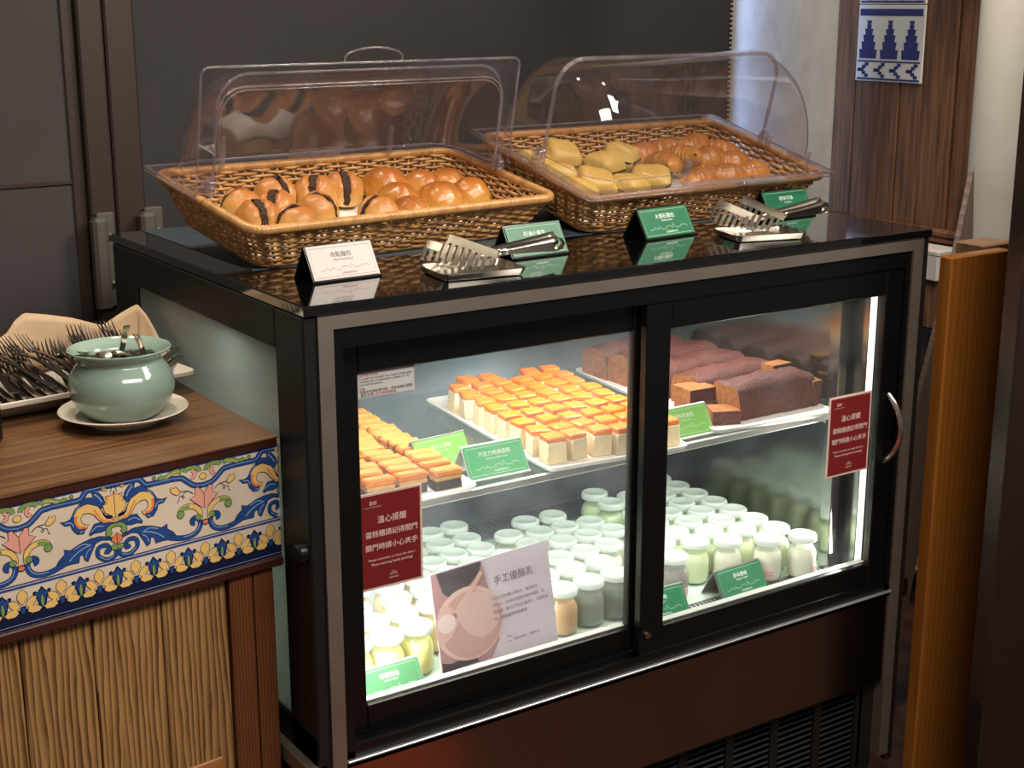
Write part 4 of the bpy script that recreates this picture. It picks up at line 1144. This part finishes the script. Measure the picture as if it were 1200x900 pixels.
# ------------------------------------------------------------------ name cards
CARDINKS = {'white': M_('white_lettering', rgb(232,236,228), .5), 'grey': M_('grey_lettering', rgb(54,50,48), .5), 'red': M_('red_lettering', rgb(142,44,52), .5), 'pale': M_('pale_green_lettering', rgb(206,228,196), .5)}
GREENC = M_('dark_green_card', rgb(24,104,72), .4); WHITEC = M_('white_card_face', rgb(192,186,180), .45); LIMEC = M_('lime_card', rgb(118,176,84), .4); MIDG = M_('mid_green_card', rgb(70,170,110), .4)
HOLDB = M_('black_card_holder', rgb(22,21,20), .25); HOLDW = M_('clear_grey_card_holder', rgb(196,196,190), .3); HOLDG = M_('smoked_card_holder', rgb(110,108,104), .3)
SKY = [(-.40,0),(-.32,0),(-.31,.05),(-.28,.10),(-.255,.05),(-.24,.0),(-.22,.01),(-.205,.07),(-.185,.10),(-.16,.03),(-.13,-.01),(-.06,.0),(-.05,.06),(-.01,.08),(.0,.11),(.03,.09),(.05,.10),(.07,.04),(.09,.02),(.10,.12),(.115,.19),(.13,.12),(.15,.05),(.17,.01),(.26,.02),(.275,.08),(.30,.11),(.325,.06),(.345,.09),(.365,.11),(.39,.04),(.41,.02)]
def card(label, loc, rz, w_, face, inkm, holder, t1, t2, skyink=None, brandink=None, brand=True, dy=.030, hz=.052, back=.062, lo=False):
    t = thing('name_card', label, 'name card', loc, (0,0,rz))
    L = math.hypot(dy, hz); V = (0, dy/L, hz/L); th = .0018
    hd = MB().prism([(0,0),(dy,hz),(dy+.002,hz+.001),(back,0),(back-.0022,0),(dy+.0008,hz-.004),(.0024,0)], -w_/2, w_/2)
    hd.v = [(z, x, y) for x, y, z in hd.v]; hd.f = [tuple(f) for f in hd.f]
    obj('holder', hd, holder, t, smooth=0)
    obj('holder_lip', MB().box(-w_/2, w_/2, -.004, .001, 0, .003, .0005), holder, t)
    Pm = plane_m((0,-.0006,.0002), (1,0,0), V)
    f = obj('card_face', MB().join(MB().box(-w_/2+.002, w_/2-.002, .004, L-.0015, 0, .0008), Pm), face, t, smooth=0)
    Pl = plane_m((0,-.0006,.0002), (1,0,0), V) @ Matrix.Translation((0, L*.5, .0010))
    cw = w_-.012; chh = L-.013
    ink_ = MB().join(at2(text2d(t1, width=min(cw*.60, .0090*len(t1)*w_/.118)), 0, L*.21)).join(at2(text2d(t2, width=min(cw*.5, .0021*len(t2)*w_/.118)), .002, L*.07))
    obj('lettering', MB().join(ink_, Pl), inkm, f, smooth=0)
    s = stroke([(x*cw*1.02, -L*.20+y*cw*.42) for x, y in SKY], .0005).join(frame2d(-cw/2, cw/2, -chh/2+.001, chh/2+.001, .0005))
    obj('skyline_drawing', MB().join(s, Pl), skyink or inkm, f, smooth=0)
    if brand: obj('lettering', MB().join(at2(text2d('Lakeshore', width=w_*.22), .006, -L*.29), Pl), brandink or inkm, f, smooth=0)
    return t
card('white name card reading Meat Floss Bread in front of the left basket', (.1005,.1415,ZS), R(3.5), .118, WHITEC, CARDINKS['grey'], HOLDB, '肉鬆麵包', 'Meat Floss Bread', CARDINKS['red'], CARDINKS['red'])
card('green name card half hidden behind the left pair of tongs', (.462,.146,ZS), R(2.5), .118, GREENC, CARDINKS['white'], HOLDB, '奶油小餐包', 'Dinner Roll', CARDINKS['pale'])
card('green name card reading Marble Bread in front of the covered basket', (.7715,.1815,ZS), R(6), .126, GREENC, CARDINKS['white'], HOLDB, '大理石麵包', 'Marble Bread', CARDINKS['pale'])
card('green name card behind the right pair of tongs', (1.122,.236,ZS), R(2), .124, GREENC, CARDINKS['white'], HOLDB, '原味可頌', 'Croissant', CARDINKS['pale'])

# ------------------------------------------------------------------ tongs on small trays
TONGM = M_('tongs_steel', rgb(170,164,154), .28, 1.0)
def tong_set(lab, cx, cy, rz, N_, E_, T_, Nb, Tb):
    tr_ = obj('tongs_tray', rimtray([(.012,0),(.006,.0015),(.001,.010),(0,.0125),(.0015,.0128),(.004,.0112),(.012,.0035),(.02,.003)], .072, .052, .014, 4), CHROME)
    tr_.location = (cx, cy, Z0+ZS); tr_.rotation_euler = (0,0,rz)
    tag(tr_, 'small steel tray under the %s pair of tongs' % lab, 'tray')
    t = thing('pastry_tongs', 'steel pastry tongs with comb jaws on the small tray, %s pair' % lab, 'tongs', (cx, cy, ZS+.0035))
    org = Vector((cx, cy, ZS+.0035))
    loc = lambda p: Vector(p)-org
    for nm, Np, Tp, side in (('arm', N_, T_, -1), ('arm', Nb, Tb, 1)):
        m = MB(); Np = loc(Np); Tp = loc(Tp); Ep = loc(E_) + Vector((0,.004*side,-.006*(side<0)))
        ax = (Ep-Np); L = ax.length; ax.normalize()
        sd = Vector((0,-.25,.97)); sd = sd - ax*ax.dot(sd); sd.normalize(); up = ax.cross(sd)
        if up.y > 0: up = -up
        n = 12
        rows_ = []
        for i in range(n+1):
            q = i/n; c = Np+ax*L*q
            wd = .0055 + .0075*q**1.3; dp = .005*math.sin(min(1,q*3)*math.pi/2)
            rows_.append([c+sd*(-wd)-up*dp, c+sd*(-wd*.55)+up*.002, c+sd*(wd*.55)+up*.002, c+sd*wd-up*dp])
        b = len(m.v)
        for rw in rows_: m.v += [tuple(p) for p in rw]
        for i in range(n):
            for j in range(3): m.f.append((b+i*4+j, b+i*4+j+1, b+(i+1)*4+j+1, b+(i+1)*4+j))
        # spine of the comb
        sp = Tp-Np; sl_ = sp.length; sp.normalize()
        dn = Vector((-.30,.42,-.86)); dn = (dn - sp*dn.dot(sp)).normalized()
        nr = sp.cross(dn)
        m.obox(tuple(Np - sp*.004), sp, dn, nr, 0, sl_, -.005, .009, -.0008, .0008)
        for k in range(8):
            x = sl_*(.05+.90*k/7)
            ln = .046 - .010*abs(k-4)/4 - (.014 if k == 0 else 0)
            m.obox(tuple(Np+sp*x+dn*.008), sp, (dn+nr*.12).normalized(), nr, -.0028, .0028, 0, ln-.010, -.0008, .0008)
        o = obj('arm', m, TONGM, t, smooth=50)
        so = o.modifiers.new('thickness', 'SOLIDIFY'); so.thickness = .0012
    Ep = loc(E_)
    lp = MB()
    pts = [Ep + Vector((.0,0,.004)), Ep+Vector((.010,0,.002)), Ep+Vector((.015,0,-.006)), Ep+Vector((.010,0,-.014)), Ep+Vector((-.006,0,-.016)), Ep+Vector((-.03,0,-.012))]
    lp.tube(pts, .007, 8, squash=.22)
    obj('spring_loop', lp, CHROME, t, smooth=60)
tong_set('left', .283, .077, R(-7), (.330,.078,.066), (.450,.090,.074), (.262,.118,.094), (.310,.108,.060), (.236,.142,.084))
tong_set('right', .905, .098, R(-16), (.962,.098,.072), (1.075,.115,.082), (.905,.150,.104), (.930,.130,.066), (.868,.175,.098))
# ================================================================== INSIDE THE FRIDGE
# ------------------------------------------------------------------ pudding jars on the base plate
JGLASS = clear('jar_glass', (.95,.975,.96,1), 1.45, .02)
CAPM = translucent('frosted_white_cap', rgb(224,230,226), (.95,.97,.95,1), .5, .3)
YEL = M_('yellow_pudding', rgb(246,234,150), .35, sss=.0); ORG = M_('orange_pudding', rgb(244,206,140), .35); WHT = M_('white_yogurt', rgb(240,234,216), .35)
GRN = M_('pale_green_yogurt', rgb(234,240,200), .35); GRY = M_('grey_taro_pudding', rgb(170,160,160), .35); BRN = M_('milk_tea_pudding', rgb(216,170,124), .35); DKG = M_('dark_jelly', rgb(140,146,132), .3)
STK = M_('pink_sticker', rgb(236,206,200), .5); STI = M_('sticker_red', rgb(196,80,76), .5)
JB = MB().lathe([(.0001,0),(.023,0),(.0262,.003),(.0272,.010),(.0275,.040),(.0262,.048),(.0220,.056),(.0212,.060),(.0212,.066),(.0230,.068),(.0230,.072)], 24)
JC = MB().lathe([(.0001,.0025),(.0225,.0025),(.0258,.006),(.0267,.012),(.0268,.038),(.0255,.046),(.0215,.0535),(.0001,.054)], 20)
JP = MB().lathe([(.0236,.0655),(.0264,.066),(.0270,.068),(.0266,.0745),(.0250,.0765),(.0222,.0772),(.0205,.0755),(.0001,.0752)], 24)
jar_mesh = {}
def jar(x, y, mat, label, group, sticker=False, sa=0):
    t = thing('pudding_jar', label, 'jar', (x, y, -.6438), (0,0,random.uniform(0,6)) if not sticker else (0,0,sa), group); t.scale = (1.06, 1.06, 1.13)
    if 'b' not in jar_mesh:
        jar_mesh['b'] = obj('glass', JB, JGLASS, t, smooth=50).data; jar_mesh['p'] = obj('cap', JP, CAPM, t, smooth=50).data
    else:
        for nm, dt in (('glass', jar_mesh['b']), ('cap', jar_mesh['p'])):
            o = bpy.data.objects.new(nm, dt); C.objects.link(o); o.parent = t
    if mat.name not in jar_mesh: jar_mesh[mat.name] = obj('pudding', JC, mat, t, smooth=50).data
    else:
        o = bpy.data.objects.new('pudding', jar_mesh[mat.name]); C.objects.link(o); o.parent = t
    if sticker:
        s = MB(); pz = MB()
        for i in range(6):
            a0, a1 = -1.85+i*.1, -1.85+(i+1)*.1
            s.add([(.0279*math.cos(a), .0279*math.sin(a), z) for a in (a0, a1) for z in (.010, .024)], [(0,2,3,1)])
            for z in (.013,.018): 
                am = (a0+a1)/2
                pz.add([(.0281*math.cos(a), .0281*math.sin(a), zz) for a in (am-.022, am+.022) for zz in (z, z+.003)], [(0,2,3,1)])
        k = obj('sticker', s, STK, t); obj('sticker_print', pz, STI, k, smooth=0)
    return t
JL = [(0.512,0.516),(0.454,0.511),(0.498,0.446),(0.439,0.448),(0.492,0.387),(0.433,0.39),(0.377,0.375),(0.44,0.332),(0.242,0.271),(0.22,0.210),(0.16,0.204),(0.213,0.150),(0.153,0.143),(0.096,0.145),(0.304,0.274),(0.864,0.52),(0.857,0.453),(0.711,0.458),(0.646,0.461),(0.754,0.388),(0.695,0.394),(0.575,0.415),(0.636,0.396),(0.706,0.333),(0.764,0.328),(0.646,0.333),(0.583,0.353),(0.709,0.27),(0.65,0.268),(0.641,0.209),(0.591,0.269),(0.577,0.211),(0.569,0.146),(0.507,0.142),(0.630,0.146),(0.509,0.331),
      (0.38,0.315),(0.32,0.333),(0.26,0.330),(0.20,0.345),(0.16,0.265),(0.10,0.255),(0.362,0.255),(0.42,0.273),(0.48,0.271),(0.535,0.290),(0.516,0.210),(0.456,0.210),(0.396,0.197),(0.336,0.197),(0.28,0.212),(0.10,0.205)]
JR = [(1.040,0.523),(1.040,0.462),(1.040,0.402),(1.040,0.342),(1.040,0.282),(1.040,0.220),(1.040,0.158),(1.052,0.096),(0.977,0.495),(0.979,0.434),(0.979,0.372),(0.979,0.311),(0.979,0.251),(0.979,0.190),(0.985,0.122),(0.918,0.405),(0.919,0.342),(0.919,0.281),(0.919,0.220),(0.916,0.160),(0.858,0.312),(0.858,0.250),(0.858,0.190),(0.916,0.465),(0.858,0.373),(0.798,0.280),(0.798,0.219),(0.772,0.150)]
def rank(L):
    xs_ = sorted(L); cols = []
    for p in xs_:
        if cols and p[0]-cols[-1][0][0] < .045: cols[-1].append(p)
        else: cols.append([p])
    out = {}
    for ci, c in enumerate(cols):
        for ri, p in enumerate(sorted(c, key=lambda q: q[1])): out[p] = (ci, ri)
    return out
rk = rank(JL)
for (x, y) in JL:
    m, cn = (YEL, 'yellow') if x < .27 and y < .29 else (ORG, 'orange') if x < .40 else (WHT, 'white') if x < .80 else (GRN, 'pale green')
    if (x, y) == (0.507,0.142): m, cn = BRN, 'milk-tea coloured'
    if (x, y) in ((0.569,0.146), (0.630,0.146)): m, cn = DKG, 'dark'
    ci, ri = rk[(x, y)]
    jar(x, y, m, '%s jar behind left door, %s from front in %s column' % (cn, ORD[ri], ORD[ci]), 'jars behind the left door')
rk = rank(JR)
for (x, y) in JR:
    m, cn = GRN, 'pale green'
    if (x, y) == (.772,.150): m, cn = GRY, 'grey'
    if (x, y) in ((1.052,0.096), (0.985,0.122), (.916,.160)): m, cn = WHT, 'cream white'
    ci, ri = rk[(x, y)]
    st = (x, y) in ((1.052,0.096), (0.985,0.122), (.772,.150))
    jar(x, y, m, '%s jar behind right door, %s from front in %s column' % (cn, ORD[ri], ORD[ci]), 'jars behind the right door', st, R({1.052:18, .985:-38, .772:10}.get(x, 0)))

# ------------------------------------------------------------------ trays on the shelf
def cake_tray(label, corner, hx, hy, rot):
    M = Matrix.Translation((corner[0], corner[1], ZSH+.0012)) @ Matrix.Rotation(R(rot), 4, 'Z') @ Matrix.Translation((hx, hy, 0))
    t = obj('cake_tray', rimtray([(.010,0),(.006,.001),(.001,.007),(0,.0095),(.001,.0105),(.003,.0105),(.010,.0072),(.02,.007)], hx, hy, .018, 4), WHITEMEL)
    M2 = Matrix.Translation((0,0,Z0)) @ M; t.matrix_world = M2
    tag(t, label, 'tray')
    return M2 @ Matrix.Translation((-hx, -hy, .0072))
# sponge squares
CRUMB = M_('pale_sponge_crumb', rgb(236,216,178), .8, var=rgb(226,200,154), vscale=120, bmp=(.7,.003))
CRUST = M_('orange_sponge_top', rgb(240,132,20), .42, var=rgb(232,114,12), vscale=40, coat=.05)
ts = cake_tray('white rectangular tray of orange-topped sponge squares on the shelf', (.437,.088), .145, .252, -6)
def soft_block(a, b, h, e=.0016, sk=(0,0)):
    m = MB().box(-a,a,-b,b,0,h,e)
    m.v = [(x*(1-.05*z/h)+sk[0]*z+random.uniform(-.0006,.0006), y*(1-.05*z/h)+sk[1]*z+random.uniform(-.0006,.0006), z) for x,y,z in m.v]; return m
spm_ = []
for i in range(4):
    s = (random.uniform(-.08,.08), random.uniform(-.08,.08))
    c = soft_block(.0185,.0185,.038,.0016,s)
    k = MB().box(-.0182,.0182,-.0182,.0182,.0375,.0480,.0022)
    k.v = [(x*(.955-.1*(z-.0375))+s[0]*.038+random.uniform(-.0007,.0007), y*.955+s[1]*.038+random.uniform(-.0007,.0007), z+random.uniform(-.0012,.0012)*(z > .04)) for x,y,z in k.v]
    spm_.append([c, k, None])
for ci in range(6):
    for ri in range(9):
        if (ci, ri) in ((1,0),(3,1),(2,4)) and False: continue
        if ri == 8 and ci in (0, 3): continue
        lx = .030 + ci*.0455 + random.uniform(-.002,.002); ly = .036 + ri*.0525 + random.uniform(-.003,.003) + (.010 if ci in (1,2) else 0)*(ri == 0)
        t = thing('sponge_square', 'orange-topped sponge square, %s from front in %s row from the left' % (ORD[ri], ORD[ci]), 'cake', (0,0,0), group='sponge squares on the white tray')
        t.matrix_world = ts @ Matrix.Translation((lx, ly, 0)) @ Matrix.Rotation(R(random.uniform(-13,13)), 4, 'Z')
        v = spm_[random.randrange(4)]
        if v[2] is None: v[2] = (obj('crumb', v[0], CRUMB, t, smooth=50).data, obj('crust', v[1], CRUST, t, smooth=50).data)
        else:
            for nm, dt in zip(('crumb','crust'), v[2]):
                o = bpy.data.objects.new(nm, dt); C.objects.link(o); o.parent = t
# chocolate bars with orange crumb
DARKB = M_('dark_chocolate_base', rgb(62,46,42), .7, var=rgb(44,34,32), vscale=80); MIDB = M_('pale_cream_layer', rgb(214,170,110), .7, var=rgb(190,140,84), vscale=60)
ORB = M_('orange_crumb_top', rgb(226,140,58), .65, var=rgb(202,114,38), vscale=70, bmp=(.5,.003))
tb = cake_tray('white tray of orange-topped chocolate bars at the left end of the shelf', (.018,.104), .140, .245, -5)
bm_ = []
for i in range(4):
    a = soft_block(.025,.0115,.016,.0012)
    b = MB().box(-.0248,.0248,-.0114,.0114,.0158,.0225,.001)
    c = MB().box(-.0258,.0258,-.0124,.0124,.0222,.0345,.003)
    c.v = [(x+random.uniform(-.001,.001), y+random.uniform(-.0012,.0012), z+random.uniform(-.0015,.0015)*(z>.03)) for x,y,z in c.v]
    bm_.append([a,b,c,None])
for ci in range(4):
    for ri in range(14):
        if ci == 3 and ri > 12: continue
        lx = .050+ci*.0600+random.uniform(-.005,.005); ly = .030+ri*.0318+random.uniform(-.002,.002)
        if ci == 3 and ri == 0: ly -= .004
        t = thing('chocolate_bar_cake', 'orange-topped chocolate bar, %s from front in %s row from the left' % (ORD[ri], ORD[ci]), 'cake', (0,0,0), group='chocolate bars on the left tray')
        t.matrix_world = tb @ Matrix.Translation((lx, ly, 0)) @ Matrix.Rotation(R(random.uniform(-9,5)), 4, 'Z')
        v = bm_[random.randrange(4)]
        if v[3] is None: v[3] = tuple(obj(nm, q, mt, t, smooth=50).data for nm, q, mt in (('chocolate_base',v[0],DARKB),('cream_layer',v[1],MIDB),('crumb_top',v[2],ORB)))
        else:
            for nm, dt in zip(('chocolate_base','cream_layer','crumb_top'), v[3]):
                o = bpy.data.objects.new(nm, dt); C.objects.link(o); o.parent = t
# pound cakes
PCUT = M_('pound_cake_crumb', rgb(158,96,44), .85, var=rgb(122,70,32), vscale=110, bmp=(.6,.003))
PCRUST = M_('dark_pound_cake_crust', rgb(112,48,34), .55, var=rgb(40,16,12), vscale=260, bmp=(1.0,.004))
tp = cake_tray('white tray of dark pound cakes at the right end of the shelf', (.822,.100), .143, .262, -6)
def loaf_mb(L, W_, H, seed):
    m = MB(); nx, ny = 34, 22
    def f(u, v):
        x = (u-.5)*L
        a = v*math.pi
        c = math.cos(a); sn = math.sin(a)
        e = .42
        y = -W_/2*(1 if c > 0 else -1)*abs(c)**e
        z = H*(abs(sn)**.45)*.80
        if z > H*.70: z += H*.22*(1-(2*abs(y)/W_)**2)*(1-.5*abs(2*u-1)**3)
        nn = mnoise.fractal(Vector((x*30+seed, y*30, z*20)), 1, 2, 3)
        k = .0030*nn + .0022*mnoise.noise(Vector((x*160, y*160, z*160)))
        if abs(y) < .008 and z > H*.7: z -= .0045*(1-abs(y)/.008)*(.5+.5*math.sin(x*60+seed))
        return (x + (.0035*math.sin(a) if False else 0), y+k, z+k*sn)
    m.grid(f, nx, ny)
    return m, nx, ny
def loaf(label, x, y, rz, L, W_, H, seed):
    t = thing('pound_cake', label, 'cake', (0,0,0), group='pound cakes on the right tray')
    t.matrix_world = tp @ Matrix.Translation((x, y, 0)) @ Matrix.Rotation(R(rz), 4, 'Z')
    m, nx, ny = loaf_mb(L, W_, H, seed)
    obj('crust', m, PCRUST, t, smooth=60)
    e0 = [m.v[j*(nx+1)] for j in range(ny+1)]; e1 = [m.v[j*(nx+1)+nx] for j in range(ny+1)]
    ends = MB().add(e0, [tuple(range(len(e0)))]).add(e1, [tuple(range(len(e1)-1,-1,-1))])
    obj('cut_face', ends, PCUT, t, smooth=0)
loaf('front pound cake loaf with its cut end facing left', .172, .088, 6, .200, .085, .072, 1)
loaf('second pound cake loaf from the front', .158, .188, 7, .215, .088, .070, 2)
loaf('third pound cake loaf from the front', .140, .285, 7, .230, .088, .070, 3)
loaf('fourth pound cake loaf from the front', .138, .380, 5, .230, .088, .070, 4)
loaf('rearmost pound cake loaf, seen through both doors', .120, .465, 4, .215, .084, .068, 5)
def wedge(label, x, y, z, rz, poly, h, rx=0):
    t = thing('pound_cake_slice', label, 'cake', (0,0,0), group='pound cake slices on the right tray')
    t.matrix_world = tp @ Matrix.Translation((x, y, z)) @ Matrix.Rotation(R(rz), 4, 'Z') @ Matrix.Rotation(R(rx), 4, 'X')
    m = MB().prism(poly, 0, h); obj('slice', m, PCUT, t, smooth=0)
    n = len(poly); a, b = poly[0], poly[1]
    d = Vector((b[0]-a[0], b[1]-a[1])); q = Vector((d.y, -d.x)).normalized()*.0012
    obj('crust_edge', MB().prism([(a[0]+q.x,a[1]+q.y),(b[0]+q.x,b[1]+q.y),b,a], .0005, h-.0005), PCRUST, t, smooth=0)
wedge('lone pound cake slice lying at the front of the tray', .052, .056, 0, -12, [(-.030,-.026),(.024,-.030),(.032,.020),(-.022,.026)], .026)
wedge('lower pound cake slice behind the lone front slice', .040, .125, 0, 8, [(-.032,-.030),(.030,-.030),(.030,.026),(-.030,.028)], .026)
wedge('upper pound cake slice stacked behind the lone front slice', .042, .130, .0265, 2, [(-.034,-.028),(.030,-.026),(.026,.026),(-.034,.028)], .026)
wedge('orange pound cake end piece behind the front loaf', .235, .135, .050, 10, [(-.026,-.016),(.026,-.018),(.024,.014),(-.024,.016)], .024)
wedge('orange pound cake end piece at the right end of the front loaf', .2795, .082, 0, -10, [(-.010,-.030),(.012,-.022),(.012,.022),(-.010,.030)], .050)

# ------------------------------------------------------------------ cards, signs and the poster inside
card('green card reading Chocolate Marble Cake at the front of the shelf', (.365,.124,ZSH+.0008), R(-1.5), .118, MIDG, CARDINKS['white'], HOLDW, '巧克力瑪德蛋糕', 'Chocolate Marble Cake', CARDINKS['white'])
card('lime green card behind the green one on the shelf', (.312,.205,ZSH+.0008), R(5), .112, LIMEC, CARDINKS['pale'], HOLDG, '香吉士蛋糕', 'Orange Cake', CARDINKS['pale'], brand=False)
card('lime green card at the left corner of the pound cake tray', (.775,.118,ZSH+.0008), R(1), .118, LIMEC, CARDINKS['pale'], HOLDW, '胡桃磅蛋糕', 'Walnut Cake', CARDINKS['pale'], brand=False)
card('green card among the jars at the right door, near the front jars', (.893,.078,-.6442), R(2), .118, M_('deep_green_card', rgb(36,112,76), .4), CARDINKS['white'], HOLDG, '原味優格', 'Original Yogurt', CARDINKS['pale'])
card('green card at the left corner of the right door, half hidden by the door frame', (.690,.075,-.6442), R(-4), .118, M_('deep_green_card', rgb(30,112,76), .4), CARDINKS['white'], HOLDG, '芋頭優格', 'Taro Yogurt', CARDINKS['pale'])
card('faded green card in the lower left corner of the left door', (.130,.076,-.6442), R(0), .118, M_('sage_green_card', rgb(70,128,84), .4), CARDINKS['white'], HOLDW, '檸檬優格', 'Lemon Yogurt', CARDINKS['pale'], brand=False)
SIGNRED = M_('dark_red_sign', rgb(116,32,34), .35); SIGNEDGE = M_('sign_border', rgb(206,182,164), .4); SIGNW = M_('sign_lettering', rgb(232,208,196), .45)
def red_sign(label, x0, z0, y, slant=0):
    W_, H = .111, .156
    t = obj('notice', MB().box(0, W_, -.0016, 0, 0, H, .0004), SIGNEDGE); t.location = (x0, y, z0+Z0); t.rotation_euler = (0,R(slant),0)
    tag(t, label, 'sign')
    Pm = plane_m((W_/2, -.0018, H/2), (1,0,0), (0,0,1))
    obj('red_panel', MB().join(rectf(-W_/2+.004, W_/2-.004, -H/2+.004, H/2-.004), Pm), SIGNRED, t, smooth=0)
    Pm = Pm @ Matrix.Translation((0,0,.0003))
    m = MB().join(frame2d(-W_/2+.0015,W_/2-.0015,-H/2+.0015,H/2-.0015,.0004,0))
    m.join(at2(text2d('芸彩', width=.013), -.030, .062)).join(rectf(-.045,-.016,.0555,.0559))
    m.join(at2(text2d('溫心提醒', width=.050), .002, .034))
    m.join(at2(text2d('蛋糕櫃請記得關門', width=.090), .001, .012))
    m.join(at2(text2d('關門時請小心夾手', width=.090), .001, -.009))
    m.join(at2(text2d('Please remember to close the door !', width=.082), .001, -.029))
    m.join(at2(text2d('Please warning hands pinching!', width=.072), .001, -.0375))
    for k in range(7):
        a = R(18+24*k); m.join(stroke([(.003+.003*math.cos(a), -.0605+.003*math.sin(a)), (.003+.0075*math.cos(a), -.0605+.0075*math.sin(a))], .0005))
    m.join(at2(text2d('LAKESHORE', width=.017), .003, -.0635))
    obj('lettering', MB().join(m, Pm), SIGNW, t, smooth=0)
red_sign('dark red door notice on the left glass above the poster', .049, -.424, .0338)
red_sign('dark red door notice on the right glass beside the chrome handle', 1.014, -.415, .0098)
WN = obj('notice', MB().box(0, .097, -.0014, 0, 0, .041, .0003), M_('white_notice', rgb(198,196,194), .45)); WN.location = (.0535,.0338,-.1195+Z0)
tag(WN, 'small white caution notice in the top left corner of the left glass', 'sign')
Pm = plane_m((.0485, -.0017, .0205), (1,0,0), (0,0,1))
NR = M_('notice_red', rgb(170,40,50), .5); NK = M_('notice_black', rgb(50,50,56), .5)
a = at2(text2d('ATTATION:', width=.031), -.029, .0145); a.join(at2(text2d('注意:', width=.010), -.040, -.0055)).join(at2(text2d('請勿切斷電源開關。', width=.036), .000, -.0155))
obj('lettering', MB().join(a, Pm), NR, WN, smooth=0)
a = at2(text2d('In order to maintain the crystal of the glass', width=.089), 0, .0095); a.join(at2(text2d('prevent the condensation, please do not', width=.084), -.002, .0050)).join(at2(text2d('turn off the power.', width=.040), -.0245, .0005))
a.join(at2(text2d('保養本玻璃防霧功能，避免玻璃水霧氣', width=.089), 0, -.0105)).join(at2(text2d('產生水珠，', width=.024), -.031, -.0155)).join(frame2d(-.047,.047,-.019,.019,.0004))
obj('lettering', MB().join(a, Pm), NK, WN, smooth=0)
# poster of yogurt leaning inside the left door
PW, PH = .236, .197
ps = obj('yogurt_poster', MB().box(0, PW, 0, .0012, 0, PH, .0003), M_('lilac_poster_paper', rgb(196,184,196), .45))
ps.location = (.214, .0640, -.6445+Z0); ps.rotation_euler = (R(-9), R(-2.0), R(1))
tag(ps, 'lilac poster for handmade yogurt standing inside the left door', 'poster')
Pm = plane_m((0, -.0004, .025), (1,0,0), (0,0,1))
def pprint(name, m, mat, lay_): obj(name, MB().join(m, Pm @ Matrix.Translation((0,0,lay_*.00015))), mat, ps, smooth=0)
pprint('photo_ground', fill([(.002,.003),(.100,.003),(.118,.03),(.112,.10),(.100,.169),(.002,.169)]), M_('poster_mauve', rgb(158,118,120), .45), 1)
pprint('photo_shadow', fill([(.012,.169),(.100,.169),(.094,.150),(.070,.134),(.036,.118),(.020,.135)]).join(fill([(.002,.003),(.075,.003),(.060,.020),(.02,.014),(.002,.02)])), M_('poster_dark', rgb(58,46,50), .45), 2)
pprint('photo_bowl', disc(.064,.072,.066,0,40,.062), M_('poster_bowl', rgb(200,164,154), .45), 3)
pprint('photo_yogurt', disc(.067,.070,.060,0,40,.056), M_('poster_yogurt', rgb(178,138,134), .45), 4)
pprint('photo_yogurt_light', fill(smoothline([(.040,.100),(.075,.122),(.115,.105),(.120,.060),(.085,.042),(.055,.062)], 4, True)), M_('poster_yogurt_light', rgb(192,160,156), .45), 5)
pprint('photo_spoon', fill(smoothline([(.004,.055),(.004,.098),(.022,.112),(.038,.100),(.042,.082),(.034,.066),(.018,.052)], 4, True)).join(stroke([(.038,.090),(.070,.122),(.098,.152)], [.014,.008,.008])), M_('poster_spoon', rgb(196,158,148), .45), 6)
pprint('photo_cream', disc(.020,.083,.017,0,20,.016), M_('poster_cream', rgb(208,186,182), .45), 7)
a = at2(text2d('手工優酪乳', width=.080), .160, .130)
for k, s in enumerate(('忠於天然的養生優酪乳，使用純天', '然成分，以純粹發酵技術製作濃醇，並', '經認證，富含天然益生菌成分，可幫助消', '化，讓身體更年輕健康！')):
    a.join(at2(text2d(s, width=.0062*len(s)), .112+.0031*len(s), .100-.0115*k))
a.join(at2(text2d('煙波大飯店．湖濱本館', width=.052), .172, .022)).join(at2(text2d('Lakeshore', width=.014), .136, .0205))
for k in range(7):
    q = R(18+24*k); a.join(stroke([(.137+.002*math.cos(q), .026+.002*math.sin(q)), (.137+.006*math.cos(q), .026+.006*math.sin(q))], .0005))
pprint('lettering', a, M_('poster_ink', rgb(104,84,92), .5), 8)
